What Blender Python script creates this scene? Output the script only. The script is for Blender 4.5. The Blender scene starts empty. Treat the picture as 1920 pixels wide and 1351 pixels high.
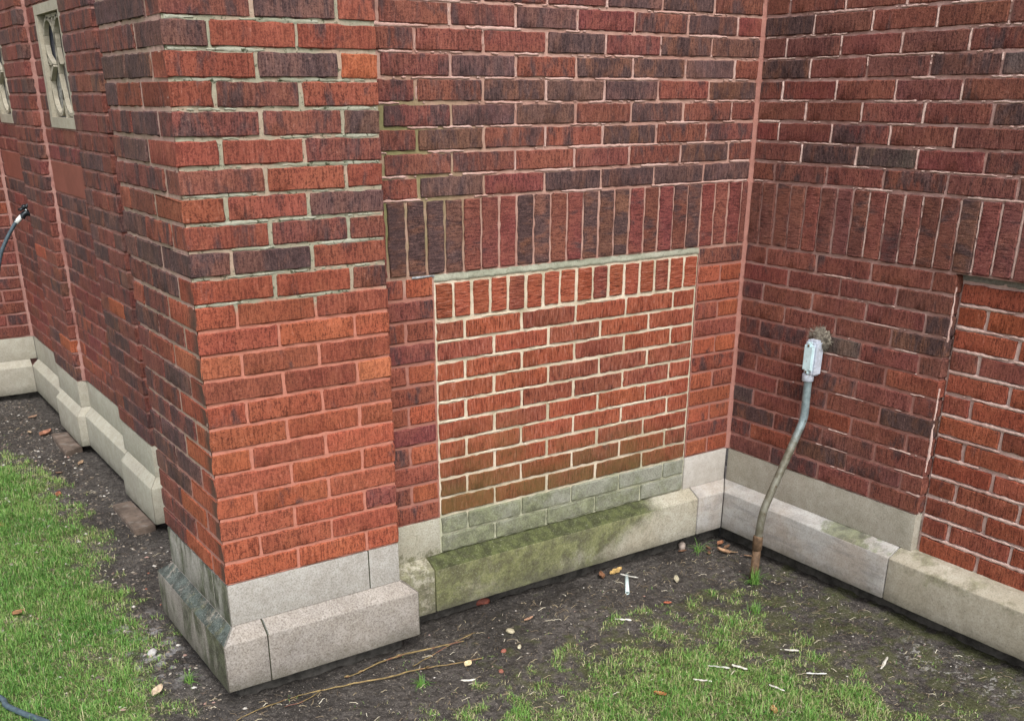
import bpy, bmesh, math, random
import numpy as np
from mathutils import Vector, Matrix, noise as mn

random.seed(7); rng = np.random.default_rng(7)
S = bpy.context.scene
COL = S.collection

# ------------------------------------------------------------------ camera, sky, sun, exposure
cam = bpy.data.cameras.new('camera'); cob = bpy.data.objects.new('camera', cam); COL.objects.link(cob)
yaw, pitch, roll = -0.5892, -0.4011, -0.002
fwd = Vector((-math.sin(yaw)*math.cos(pitch), math.cos(yaw)*math.cos(pitch), math.sin(pitch)))
rt = Vector((math.cos(yaw), math.sin(yaw), 0)); up = rt.cross(fwd)
r2 = rt*math.cos(roll)+up*math.sin(roll); u2 = -rt*math.sin(roll)+up*math.cos(roll)
M = Matrix((r2, u2, -fwd)).transposed().to_4x4(); M.translation = (-3.0015, -2.8359, 1.3235)
cob.matrix_world = M
cam.sensor_width = 36; cam.lens = 1937.26/1920*36
cam.shift_x = (960-942.14)/1920; cam.shift_y = (1001.15-675.5)/1920
cam.clip_start = .05; cam.clip_end = 400
S.camera = cob

SUN_EL, SUN_AZ = math.radians(52), math.radians(-20)      # azimuth off the -Y direction, towards +X when positive
sd = Vector((math.sin(SUN_AZ)*math.cos(SUN_EL), -math.cos(SUN_AZ)*math.cos(SUN_EL), math.sin(SUN_EL)))
world = bpy.data.worlds.new("World"); S.world = world; world.use_nodes = True
wn = world.node_tree.nodes; wl = world.node_tree.links
bg = wn['Background']; bg.inputs['Strength'].default_value = 0.15
sky = wn.new('ShaderNodeTexSky'); sky.sky_type = 'NISHITA'; sky.sun_disc = False
sky.sun_elevation = SUN_EL; sky.sun_rotation = math.atan2(sd.x, sd.y); sky.dust_density = 4; sky.air_density = 1
hs = wn.new('ShaderNodeHueSaturation'); hs.inputs['Saturation'].default_value = .25; hs.inputs['Value'].default_value = 1.0
wl.new(sky.outputs[0], hs.inputs['Color']); wl.new(hs.outputs[0], bg.inputs['Color'])
sun = bpy.data.lights.new('sun', 'SUN'); sun.energy = 1.2; sun.angle = math.radians(25); sun.color = (1, .97, .93)
so = bpy.data.objects.new('sun', sun); COL.objects.link(so); so.rotation_euler = (-sd).to_track_quat('-Z', 'Y').to_euler()
S.view_settings.view_transform = 'Standard'; S.view_settings.look = 'None'
S.view_settings.gamma = 1; S.view_settings.use_curve_mapping = False
S.view_settings.exposure = 0.85

# ------------------------------------------------------------------ node helpers
class NT:
    def __init__(s, name):
        s.m = bpy.data.materials.new(name); s.m.use_nodes = True
        s.t = s.m.node_tree; s.b = s.t.nodes['Principled BSDF']; s.b.inputs['Specular IOR Level'].default_value = .3
    def n(s, typ, ins=None, **kw):
        nd = s.t.nodes.new(typ)
        for k, v in kw.items(): setattr(nd, k, v)
        for k, v in (ins or {}).items(): s.set(nd.inputs[k], v)
        return nd
    def set(s, sock, v):
        if isinstance(v, bpy.types.NodeSocket): s.t.links.new(v, sock)
        else:
            if hasattr(sock, 'default_value'):
                if sock.type == 'RGBA' and len(v) == 3: v = (*v, 1)
                sock.default_value = v
    def math(s, op, a, b=0.0, c=0.0, clamp=False):
        nd = s.t.nodes.new('ShaderNodeMath'); nd.operation = op; nd.use_clamp = clamp
        s.set(nd.inputs[0], a); s.set(nd.inputs[1], b); s.set(nd.inputs[2], c); return nd.outputs[0]
    def ramp(s, f, lo, hi, a=0.0, b=1.0):
        nd = s.n('ShaderNodeMapRange', {'Value': f, 'From Min': lo, 'From Max': hi, 'To Min': a, 'To Max': b}, interpolation_type='SMOOTHSTEP')
        return nd.outputs[0]
    def noise(s, vec, scale, detail=3, rough=.6, dist=0):
        return s.n('ShaderNodeTexNoise', {'Vector': vec, 'Scale': scale, 'Detail': detail, 'Roughness': rough, 'Distortion': dist}).outputs[0]
    def vmul(s, v, k):
        return s.n('ShaderNodeVectorMath', {0: v, 1: k}, operation='MULTIPLY').outputs[0]
    def vadd(s, v, k):
        return s.n('ShaderNodeVectorMath', {0: v, 1: k}, operation='ADD').outputs[0]
    def mix(s, f, a, b, blend='MIX'):
        nd = s.t.nodes.new('ShaderNodeMix'); nd.data_type = 'RGBA'; nd.blend_type = blend
        s.set(nd.inputs[0], f); s.set(nd.inputs[6], a); s.set(nd.inputs[7], b); return nd.outputs[2]
    def obj(s): return s.n('ShaderNodeTexCoord').outputs['Object']
    def pos(s):
        g = s.n('ShaderNodeNewGeometry'); x = s.n('ShaderNodeSeparateXYZ', {0: g.outputs['Position']})
        nx = s.n('ShaderNodeSeparateXYZ', {0: g.outputs['True Normal']})
        return g.outputs['Position'], x.outputs[0], x.outputs[1], x.outputs[2], nx
    def bump(s, h, dist, strength=1.0):
        s.t.links.new(s.n('ShaderNodeBump', {'Height': h, 'Distance': dist, 'Strength': strength}).outputs[0], s.b.inputs['Normal'])
    def out(s, col, rough=.85):
        s.set(s.b.inputs['Base Color'], col); s.set(s.b.inputs['Roughness'], rough); return s.m

def brick_mat(name, moss=False, groove=1.0):
    N = NT(name); oi = N.n('ShaderNodeObjectInfo')
    off = N.n('ShaderNodeCombineXYZ', {0: N.math('MULTIPLY', oi.outputs['Random'], 37.0), 1: N.math('MULTIPLY', oi.outputs['Random'], 11.0), 2: N.math('MULTIPLY', oi.outputs['Random'], 23.0)}).outputs[0]
    v = N.vadd(N.obj(), off)
    st = N.noise(N.vmul(v, (1, .6, .12)), 230, 2, .6)            # combed grooves
    st2 = N.noise(N.vmul(v, (1, 1, .3)), 130, 3, .65)
    co = N.noise(v, 150, 4, .75, .9)
    fn = N.noise(v, 300, 2, .7)
    h = N.math('ADD', N.math('ADD', N.math('MULTIPLY', st, .34*groove), N.math('MULTIPLY', co, .66-.14*groove)), N.math('ADD', N.math('MULTIPLY', st2, .24), N.math('MULTIPLY', fn, .22 if groove <= 1 else .1)))
    fl = N.noise(N.vmul(v, (1, 1, .45)), 17, 3, .65, .4)
    fl2 = N.noise(N.vmul(v, (1, 1, .22)), 60, 3, .7)
    f = N.math('ADD', N.math('MULTIPLY', fl, .75), N.math('MULTIPLY', fl2, .25))
    thr = N.math('SUBTRACT', .78, N.math('MULTIPLY', oi.outputs['Alpha'], .46))
    d = N.math('SUBTRACT', f, thr)
    fm = N.ramp(d, -.06, .09)
    base = oi.outputs['Color']
    lig = N.noise(v, 9, 2)
    base = N.mix(N.ramp(lig, .35, .7, 0, .3), base, N.mix(.5, base, (.42, .17, .08)))
    col = N.mix(N.math('MULTIPLY', fm, .85), base, (.078, .047, .048))
    pit = N.ramp(h, .57, .69)
    rv = N.math('FRACT', N.math('MULTIPLY', oi.outputs['Random'], 91.7))
    pit = N.math('MAXIMUM', pit, N.math('SUBTRACT', 1.0, N.ramp(rv, .0, .7, .68, 1.0)))
    col = N.mix(pit, N.mix(1, col, (.38, .34, .36), 'MULTIPLY'), col)
    hi = N.ramp(h, .72, .82)
    col = N.mix(N.math('MULTIPLY', hi, .6), col, N.mix(.4, col, (.60, .34, .27)))
    P, X, Y, Z, NX = N.pos()
    gr_ = N.noise(N.vmul(P, (1, 1, .28)), 6.5, 4, .65)
    col = N.mix(N.ramp(gr_, .36, .62, .42, 0), col, N.mix(1, col, (.55, .5, .52), 'MULTIPLY'))
    if moss:
        g = N.math('ADD', N.math('MULTIPLY', N.noise(P, 5, 3), .5), N.ramp(N.math('ADD', Z, N.math('MULTIPLY', X, .15)), -.2, .50, .44, -.22))
        g = N.math('ADD', g, N.math('MULTIPLY', N.noise(P, 70, 3), .2))
        col = N.mix(N.math('MULTIPLY', N.ramp(g, .44, .90), .8), col, (.10, .075, .022))
    # grime run down the buttress's near left edge
    gm = N.math('MULTIPLY', N.ramp(NX.outputs[0], -.6, -.8), N.ramp(N.math('ADD', Y, N.math('MULTIPLY', N.noise(P, 12, 3), .07)), -.005, -.065))
    gm = N.math('MULTIPLY', gm, N.math('MULTIPLY', N.ramp(Z, 1.0, .75), N.ramp(X, -2.0, -2.1)))
    col = N.mix(N.math('MULTIPLY', gm, .75), col, (.045, .04, .032))
    N.bump(h, .005, 1.0)
    return N.out(col, .88)

def mortar_mat(name, c1, c2, c3=None, zsplit=None, spots=0.0, green=0.0, mossx=False):
    N = NT(name); P, X, Y, Z, NX = N.pos()
    n1 = N.noise(P, 6, 3); n2 = N.noise(P, 160, 3, .7); n3 = N.noise(P, 38, 3)
    col = N.mix(N.ramp(n1, .38, .62), c1, c2)
    if c3 is not None:
        zz = N.math('ADD', Z, N.math('MULTIPLY', N.math('SUBTRACT', N.noise(P, 9, 2), .5), .12))
        col = N.mix(N.ramp(zz, zsplit-.02, zsplit+.02), c3, col)
        up_ = N.ramp(zz, zsplit-.02, zsplit+.02)
    else: up_ = 1.0
    if spots:
        s_ = N.math('MULTIPLY', N.math('MULTIPLY', N.ramp(N.noise(P, 55, 3, .7), .55, .66), up_), spots)
        col = N.mix(s_, col, (.055, .065, .035))
    if green:
        g = N.math('MULTIPLY', N.ramp(N.noise(P, 8, 3), .45, .65), green)
        col = N.mix(g, col, (.14, .15, .06))
    if mossx:
        g = N.math('MULTIPLY', N.ramp(X, -1.05, -1.5), N.ramp(Z, .75, .95)); g = N.math('MULTIPLY', g, N.ramp(Z, 1.42, 1.25))
        col = N.mix(N.math('MULTIPLY', g, N.ramp(n1, .32, .52)), col, (.20, .185, .085))
    col = N.mix(N.ramp(n2, .3, .7, .35, 0), col, N.mix(1, col, (.5, .46, .44), 'MULTIPLY'))
    h = N.math('ADD', N.math('MULTIPLY', n2, .5), N.math('MULTIPLY', n3, .5))
    N.bump(h, .004, .8)
    return N.out(col, .9)

def stone_mat(name, c1, c2, grain=1.0, algae=None, streak=False, scal=1.0):
    """algae: list of (amount, colour, mask function(N,P,X,Y,Z,NX)->socket)"""
    N = NT(name); P, X, Y, Z, NX = N.pos()
    n1 = N.noise(P, 4, 4, .6); n2 = N.noise(P, 190, 3, .75); n3 = N.noise(P, 28, 4, .65)
    col = N.mix(N.ramp(n1, .35, .65), c1, c2)
    if streak:
        s_ = N.noise(N.vmul(P, (1, 1, 6)), 7, 4, .6, .8)
        col = N.mix(N.ramp(s_, .42, .70, 0, .38), col, (.17, .165, .17))
    for a, c, fnm in (algae or []):
        k = fnm(N, P, X, Y, Z, NX)
        col = N.mix(N.math('MULTIPLY', k, a), col, N.mix(N.ramp(n3, .3, .7), tuple(q*.55 for q in c), tuple(q*1.55 for q in c)))
    col = N.mix(N.ramp(n2, .32, .56, .62*grain, 0), col, N.mix(1, col, (.42, .39, .35), 'MULTIPLY'))
    col = N.mix(N.ramp(n2, .58, .75, 0, .35*grain), col, (.6, .58, .54))
    col = N.mix(N.ramp(n3, .35, .65, .28, 0), col, N.mix(1, col, (.55, .5, .42), 'MULTIPLY'))
    # damp dirt splash along the bottom
    dp = N.math('ADD', Z, N.math('MULTIPLY', N.noise(P, 14, 3), .05))
    col = N.mix(N.ramp(dp, -.245, -.325, 0, .7), col, (.10, .095, .07))
    pits = N.ramp(N.n('ShaderNodeTexVoronoi', {'Vector': P, 'Scale': 75.0}).outputs['Distance'], .04, .2)
    col = N.mix(N.math('MULTIPLY', N.math('SUBTRACT', 1.0, pits), .5), col, (.12, .11, .09))
    h = N.math('ADD', N.math('MULTIPLY', n2, .35), N.math('ADD', N.math('MULTIPLY', n3, .5), N.math('MULTIPLY', pits, .15)))
    N.bump(h, .004, .7)
    return N.out(col, .85)

def plain(name, col, rough=.7, metal=0.0, var=.25, scale=60, bump=.001, coat=None):
    N = NT(name); o = N.obj(); n = N.noise(o, scale, 4, .65)
    c = N.mix(N.ramp(n, .3, .7, 0, 1), tuple(x*(1-var) for x in col), tuple(min(1, x*(1+var)) for x in col))
    if coat:
        c = N.mix(N.math('MULTIPLY', N.ramp(N.noise(o, coat[2], 4, .7), coat[3], coat[3]+.1), coat[1]), c, coat[0])
    N.b.inputs['Metallic'].default_value = metal
    N.bump(n, bump); return N.out(c, rough)

# ------------------------------------------------------------------ colours and materials
MB = brick_mat('brick_rug'); MBI = brick_mat('brick_infill', moss=True, groove=1.9)
MM_but = mortar_mat('mortar_buttress', (.30, .29, .215), (.40, .29, .22), (.47, .19, .135), .80, spots=.85)
MM_mid = mortar_mat('mortar_mid', (.44, .27, .22), (.36, .20, .16), (.34, .15, .115), .77, mossx=True)
MM_right = mortar_mat('mortar_right', (.46, .29, .26), (.36, .20, .17), (.37, .18, .15), .55)
MM_inf = mortar_mat('mortar_infill', (.66, .57, .45), (.56, .47, .35), (.46, .46, .34), .0, green=.3)
MM_rin = mortar_mat('mortar_right_infill', (.68, .50, .45), (.52, .35, .31))
MM_smear = mortar_mat('mortar_smear', (.62, .45, .40), (.50, .33, .29))
MM_side = mortar_mat('mortar_side', (.38, .21, .18), (.27, .12, .10))
MM_band = mortar_mat('mortar_band', (.38, .18, .145), (.34, .155, .125))
MM_cap = mortar_mat('mortar_cap', (.42, .42, .34), (.34, .35, .27), spots=.3)
GR = (.075, .085, .03)
def alg_side(N, P, X, Y, Z, NX):
    lf = N.ramp(NX.outputs[0], -.3, -.6); nz = N.noise(N.vmul(P, (1, 1, .35)), 13, 4, .65)
    return N.math('MULTIPLY', lf, N.ramp(N.math('ADD', nz, N.ramp(Y, -.15, .3, .12, -.02)), .38, .62))
def alg_top(N, P, X, Y, Z, NX):
    tp = N.math('MULTIPLY', N.ramp(NX.outputs[2], .3, .6), N.ramp(NX.outputs[0], -.15, -.3))
    return N.math('MULTIPLY', tp, N.ramp(N.noise(P, 18, 4, .7), .34, .48))
def alg_mid(N, P, X, Y, Z, NX):
    nz = N.noise(P, 5.5, 4, .6); nb = N.noise(P, 45, 3, .7)
    k = N.math('ADD', N.math('ADD', N.math('MULTIPLY', nz, .8), N.math('MULTIPLY', nb, .25)), N.ramp(N.math('ADD', X, N.math('MULTIPLY', Z, -1.2)), -.44, .0, .22, -.4))
    k = N.math('ADD', k, N.ramp(Z, -.3, -.15, .0, .12))
    return N.ramp(k, .40, .74)
def alg_midtop(N, P, X, Y, Z, NX):
    return N.math('MULTIPLY', N.ramp(NX.outputs[2], .3, .55), N.math('MULTIPLY', N.ramp(X, -.36, -.5), N.ramp(N.noise(P, 14, 4, .7), .25, .4)))
def alg_grey(N, P, X, Y, Z, NX):
    k = N.math('ADD', N.noise(P, 8, 4, .65), N.ramp(X, -1.2, -.25, .16, -.1)); k = N.math('ADD', k, N.ramp(Z, -.02, -.13, 0, .12))
    return N.ramp(k, .42, .70)
def alg_right(N, P, X, Y, Z, NX):
    return N.math('MULTIPLY', N.ramp(NX.outputs[2], .3, .5), N.ramp(N.math('ADD', N.noise(P, 9, 4, .7), N.ramp(N.math('ABSOLUTE', N.math('ADD', Y, .66)), 0, .3, .2, -.2)), .5, .68))
def alg_right2(N, P, X, Y, Z, NX):
    return N.ramp(N.math('ADD', N.noise(P, 11, 4, .7), N.ramp(Z, -.25, -.16, -.1, .12)), .56, .75)
def alg_left_stone(N, P, X, Y, Z, NX):
    return N.ramp(N.math('ADD', N.noise(P, 30, 4, .7), N.ramp(Z, -.06, -.17, -.12, .14)), .5, .66)
C1, C2 = (.40, .385, .36), (.335, .315, .29)
ST_but = stone_mat('limestone_buttress', C1, C2, algae=[(.88, (.06, .068, .034), alg_side), (.9, (.075, .088, .085), alg_top)])
ST_butp = stone_mat('limestone_buttress_plinth', (.335, .305, .275), (.265, .242, .222), grain=1.3, algae=[(.88, (.06, .068, .034), alg_side), (.93, (.06, .075, .07), alg_top)])
ST_mid = stone_mat('limestone_mossy', (.43, .41, .34), (.38, .35, .27), algae=[(.82, (.095, .105, .030), alg_mid), (.8, (.045, .056, .018), alg_midtop)])
ST_midl = stone_mat('limestone_left_block', (.42, .405, .34), (.36, .34, .26), algae=[(.7, (.10, .10, .045), alg_left_stone)])
ST_midr = stone_mat('limestone_pale', (.50, .48, .45), (.46, .43, .39), grain=.5)
ST_vein = stone_mat('limestone_veined', (.42, .415, .40), (.40, .36, .32), grain=.6, streak=True, algae=[(.75, (.11, .125, .06), alg_right)])
ST_right = stone_mat('limestone_warm', (.44, .41, .34), (.36, .33, .26), grain=.7, algae=[(.55, (.13, .13, .06), alg_right2)])
ST_rup = stone_mat('limestone_right_upper', (.40, .375, .32), (.33, .31, .255), grain=.8)
ST_side = stone_mat('limestone_side', (.40, .385, .32), (.36, .34, .285), grain=.5)
GB = stone_mat('grey_glazed_brick', (.29, .295, .25), (.24, .25, .20), grain=1.0, algae=[(.55, (.13, .145, .06), alg_grey)])
FND = plain('foundation_dark', (.060, .056, .05), .95, var=.5, scale=18, bump=.01)
TERR = plain('terracotta', (.21, .07, .05), .7, var=.12, scale=9, bump=.002)
FRAME = stone_mat('limestone_frame', (.41, .375, .30), (.35, .32, .255), grain=.4)
def glass_mat():
    N = NT('dirty_glass'); P, X, Y, Z, NX = N.pos()
    col = N.mix(N.ramp(N.noise(P, 60, 4, .7), .46, .56), (.035, .04, .06), (.42, .41, .37))
    zz = N.math('ADD', N.math('MULTIPLY', N.ramp(Z, 1.50, 1.36), 1.0), N.math('MULTIPLY', N.noise(P, 30, 3), .35))
    col = N.mix(N.ramp(zz, .25, .95), (.03, .035, .055), N.mix(.35, col, (.33, .32, .29)))
    N.bump(N.noise(P, 60, 4, .7), .01); return N.out(col, .35)
GLASS = glass_mat()

T = {'o': (.34, .088, .044, .28), 'B': (.40, .120, .058, .10), 'r': (.25, .068, .044, .44), 'm': (.185, .060, .046, .56),
     'p': (.20, .052, .046, .36), 'b': (.155, .070, .052, .66), 'd': (.125, .065, .060, .56), 'g': (.12, .085, .075, .55),
     'n': (.315, .080, .044, .30), 'q': (.215, .063, .046, .50), 'i': (.285, .068, .034, .16), 'w': (.198, .062, .049, .38), 'x': (.175, .062, .051, .42), 'y': (.235, .062, .038, .32)}
JIT = lambda: random.uniform(.88, 1.12)
def tone(k):
    c = T[k]; j = JIT(); return (c[0]*j, c[1]*j*random.uniform(.94, 1.07), c[2]*j*random.uniform(.92, 1.1), min(1, max(0, c[3]+random.uniform(-.09, .09))))
def pick(w):
    ks = list(w); return random.choices(ks, [w[k] for k in ks])[0]

# ------------------------------------------------------------------ object helpers
def link(name, me, mat=None, parent=None):
    o = bpy.data.objects.new(name, me); COL.objects.link(o)
    if mat is not None and not me.materials: me.materials.append(mat)
    if parent is not None: o.parent = parent
    return o
def thing(name, label, cat, loc=(0, 0, 0), group=None):
    o = bpy.data.objects.new(name, None); COL.objects.link(o); o.location = loc; o.empty_display_size = .1
    tag(o, label, cat, group); return o
def tag(o, label, cat, group=None):
    o['label'] = label; o['category'] = cat
    if group: o['group'] = group
    return o
def pyd(name, vs, fs, smooth=False):
    me = bpy.data.meshes.new(name); me.from_pydata([tuple(v) for v in vs], [], [tuple(f) for f in fs]); me.update()
    if smooth: me.shade_smooth()
    return me
def from_bm(bm, name, smooth=False):
    me = bpy.data.meshes.new(name); bm.to_mesh(me); bm.free()
    if smooth: me.shade_smooth()
    return me

def lattice_box(L, D, H, nx, nz, jit=.0016, rnd=.0026, seed=0):
    """brick: front face at y=0 facing -Y, centre at x=0,z=0, open at the back (bedded in mortar)"""
    R = random.Random(seed)
    xs = [-L/2, -L/2+rnd] + [(-L/2+rnd)+(L-2*rnd)*i/nx for i in range(1, nx)] + [L/2-rnd, L/2]
    zs = [-H/2, -H/2+rnd] + [(-H/2+rnd)+(H-2*rnd)*i/nz for i in range(1, nz)] + [H/2-rnd, H/2]
    ys = [0, rnd, D]
    idx = {}; vs = []
    wob = [R.uniform(-1, 1) for _ in range(64)]
    def V(i, j, k):
        key = (i, j, k)
        if key in idx: return idx[key]
        x, y, z = xs[i], ys[j], zs[k]
        ex = i in (0, len(xs)-1); ez = k in (0, len(zs)-1)
        if j == 0:
            if ex or ez: y += rnd*.62
            else: y += R.uniform(-jit*1.5, jit*.1)
        if j < 2:
            if ez: z += wob[(i*3+(k > 0)*17) % 64]*.0022
            if ex: x += wob[(k*5+(i > 0)*29) % 64]*.0022
            if ex and ez:
                x -= math.copysign(R.uniform(.0, .003)+(R.random() < .3)*R.uniform(.002, .006), x); z -= math.copysign(R.uniform(.0, .003)+(R.random() < .2)*.003, z)
        idx[key] = len(vs); vs.append((x, y, z)); return idx[key]
    fs = []
    nX, nZ = len(xs)-1, len(zs)-1
    for i in range(nX):
        for k in range(nZ): fs.append((V(i, 0, k), V(i+1, 0, k), V(i+1, 0, k+1), V(i, 0, k+1)))
    for j in range(2):
        for i in range(nX):
            fs.append((V(i, j, 0), V(i, j+1, 0), V(i+1, j+1, 0), V(i+1, j, 0)))
            fs.append((V(i, j, nZ), V(i+1, j, nZ), V(i+1, j+1, nZ), V(i, j+1, nZ)))
        for k in range(nZ):
            fs.append((V(0, j, k), V(0, j, k+1), V(0, j+1, k+1), V(0, j+1, k)))
            fs.append((V(nX, j, k), V(nX, j+1, k), V(nX, j+1, k+1), V(nX, j, k+1)))
    me = pyd('brick', vs, fs)
    for p in me.polygons: p.use_smooth = True
    me.set_sharp_from_angle(angle=math.radians(28))
    return me
NV = 8
def variants(L, D, H, nx, nz, mat, base):
    out = []
    for i in range(NV):
        me = lattice_box(L, D, H, nx, nz, seed=base+i); me.materials.append(mat); out.append(me)
    return out
HB, LB = .0560, .2205       # brick height and length (course .0677, module .2325)
KIT = {}
for nm, mt in (('n', MB), ('i', MBI), ('g', GB)):
    KIT[nm, 'S'] = variants(LB, .055, HB, 10, 2, mt, 10); KIT[nm, 'H'] = variants(.104, .055, HB, 3, 2, mt, 40)
    KIT[nm, 'V'] = variants(0.2135, .055, .0565, 10, 2, mt, 70); KIT[nm, 'v'] = variants(.111, .055, .0585, 3, 2, mt, 100)
KIT['n', 'CS'] = variants(LB, .104, HB, 10, 2, MB, 130); KIT['n', 'CH'] = variants(.104, LB, HB, 3, 2, MB, 160)
NOM = {'S': LB, 'H': .104, 'CS': LB, 'CH': .104}

class Face:
    """a vertical brick face. map(u, z, out) -> world. rot about Z. u runs along +local X"""
    def __init__(s, origin, rotz): s.o = Vector(origin); s.r = rotz; s.R = Matrix.Rotation(rotz, 3, 'Z')
    def P(s, u, z, out=0): return s.o + s.R @ Vector((u, -out, z))
def put(face, kit, kind, a, b, z0, z1, tn, parent, joint=.0115, proud=0, kx=True):
    """brick filling u in [a,b], z in [z0,z1] (joint included)"""
    me = random.choice(KIT[kit, kind])
    o = bpy.data.objects.new('brick', me); COL.objects.link(o); o.parent = parent
    jj = random.uniform(-.0014, .0014)
    L = (b-a)-joint
    o.location = face.P((a+b)/2+jj*.6, (z0+z1)/2+random.uniform(-.0008, .0008), proud+random.uniform(-.0003, .0022))
    flip = random.random() < .5
    o.rotation_euler = (0, random.uniform(-.0045, .0045), face.r)
    nom = NOM[kind]
    o.scale = (L/nom*random.uniform(.992, 1.004), 1, ((z1-z0)-joint)/HB)
    o.color = tone(tn)
    return o
def put_soldier(face, kit, kind, a, b, z0, z1, tn, parent, joint=.010, proud=0):
    me = random.choice(KIT[kit, kind]); o = bpy.data.objects.new('brick', me); COL.objects.link(o); o.parent = parent
    nl = .2135 if kind == 'V' else .111; nh = .0565 if kind == 'V' else .0585
    o.location = face.P((a+b)/2+random.uniform(-.001, .001), (z0+z1)/2+random.uniform(-.0015, .0015), proud+random.uniform(-.0003, .0028))
    o.rotation_mode = 'XYZ'
    o.rotation_euler = (0, math.pi/2*(1 if random.random() < .5 else -1)+random.uniform(-.008, .008), face.r)
    o.scale = (((z1-z0)-joint*1.1)/nl, 1, ((b-a)-joint)/nh)
    o.color = tone(tn); return o

def mortar(name, face, a, b, z0, z1, mat, parent, recess=.0026, amp=.0030, step=.0085, holes=(), thick=.12):
    """wavy mortar bed: a real displaced surface behind the brick faces"""
    nu = max(2, int((b-a)/step)); nz = max(2, int((z1-z0)/step))
    us = np.linspace(a, b, nu+1); zs = np.linspace(z0, z1, nz+1)
    vs = []
    for u in us:
        for z in zs:
            p = face.P(u, z, 0)
            d = mn.noise(p*42)*.6+mn.noise(p*115)*.75
            d2 = mn.noise(p*3.1)*.22
            vs.append(face.P(u, z, min(-recess+amp*(d+d2), -.0011+.0016*d2)))
    fs = []
    for i in range(nu):
        uc = (us[i]+us[i+1])/2
        for k in range(nz):
            zc = (zs[k]+zs[k+1])/2
            if any(h[0] < uc < h[1] and h[2] < zc < h[3] for h in holes): continue
            q = i*(nz+1)+k
            fs.append((q, q+nz+1, q+nz+2, q+1))
    o = link(name, pyd(name, vs, fs, True), mat, parent)
    return o
def slab(name, x0, x1, y0, y1, z0, z1, mat, parent=None, bev=0):
    bm = bmesh.new(); bmesh.ops.create_cube(bm, size=1)
    for v in bm.verts: v.co = Vector(((x0+x1)/2+v.co.x*(x1-x0), (y0+y1)/2+v.co.y*(y1-y0), (z0+z1)/2+v.co.z*(z1-z0)))
    if bev: bmesh.ops.bevel(bm, geom=bm.edges[:], offset=bev, segments=2, affect='EDGES', profile=.6)
    return link(name, from_bm(bm, name), mat, parent)
def stone(name, face, prof, a, b, sa, sb, mat, parent, bev=.0035, gap=.0012):
    """block: profile [(out,z)...] swept from u=a to b, ends mitred by skew*out; edges worn"""
    bm = bmesh.new(); a += gap; b -= gap
    n = len(prof); A = []; B = []
    for o_, z in prof:
        A.append(bm.verts.new(face.P(a+sa*o_, z, o_))); B.append(bm.verts.new(face.P(b+sb*o_, z, o_)))
    bm.faces.new(A[::-1]); bm.faces.new(B)
    for i in range(n): bm.faces.new((A[i], A[(i+1) % n], B[(i+1) % n], B[i]))
    bmesh.ops.recalc_face_normals(bm, faces=bm.faces)
    bmesh.ops.bevel(bm, geom=bm.edges[:], offset=bev, segments=2, affect='EDGES', profile=.6)
    # chop long faces and roughen the edges a touch
    cuts = max(1, int((b-a)/.04)); d = (face.P(1, 0)-face.P(0, 0))
    for i in range(1, cuts):
        bmesh.ops.bisect_plane(bm, geom=bm.verts[:]+bm.edges[:]+bm.faces[:], plane_co=face.P(a+(b-a)*i/cuts, 0), plane_no=d)
    for v in bm.verts:
        v.co += mn.noise_vector(v.co*23)*.0012+mn.noise_vector(v.co*70)*.0006
    me = from_bm(bm, name, True)
    try:
        me.set_sharp_from_angle(angle=math.radians(50))
    except Exception: pass
    return link(name, me, mat, parent)
UPP = lambda out, z0=-.1354, z1=-.002: [(-.12, z0), (out, z0), (out, z1), (-.12, z1)]
def PLI(p, zc, zb, zt=-.1354, base=0.0): return [(-.12, zb), (base+p, zb), (base+p, zc), (base+.0, zt), (-.12, zt)]

# levels
def zw(i): return .8103*i/12 if i <= 12 else (.8103+.2259*(i-12)/3 if i <= 15 else .8103+.2259+.0672*(i-15))
def zp(i): return .0677*i if i <= 12 else .8124+.0687*(i-12)
ZT = 1.90

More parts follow.
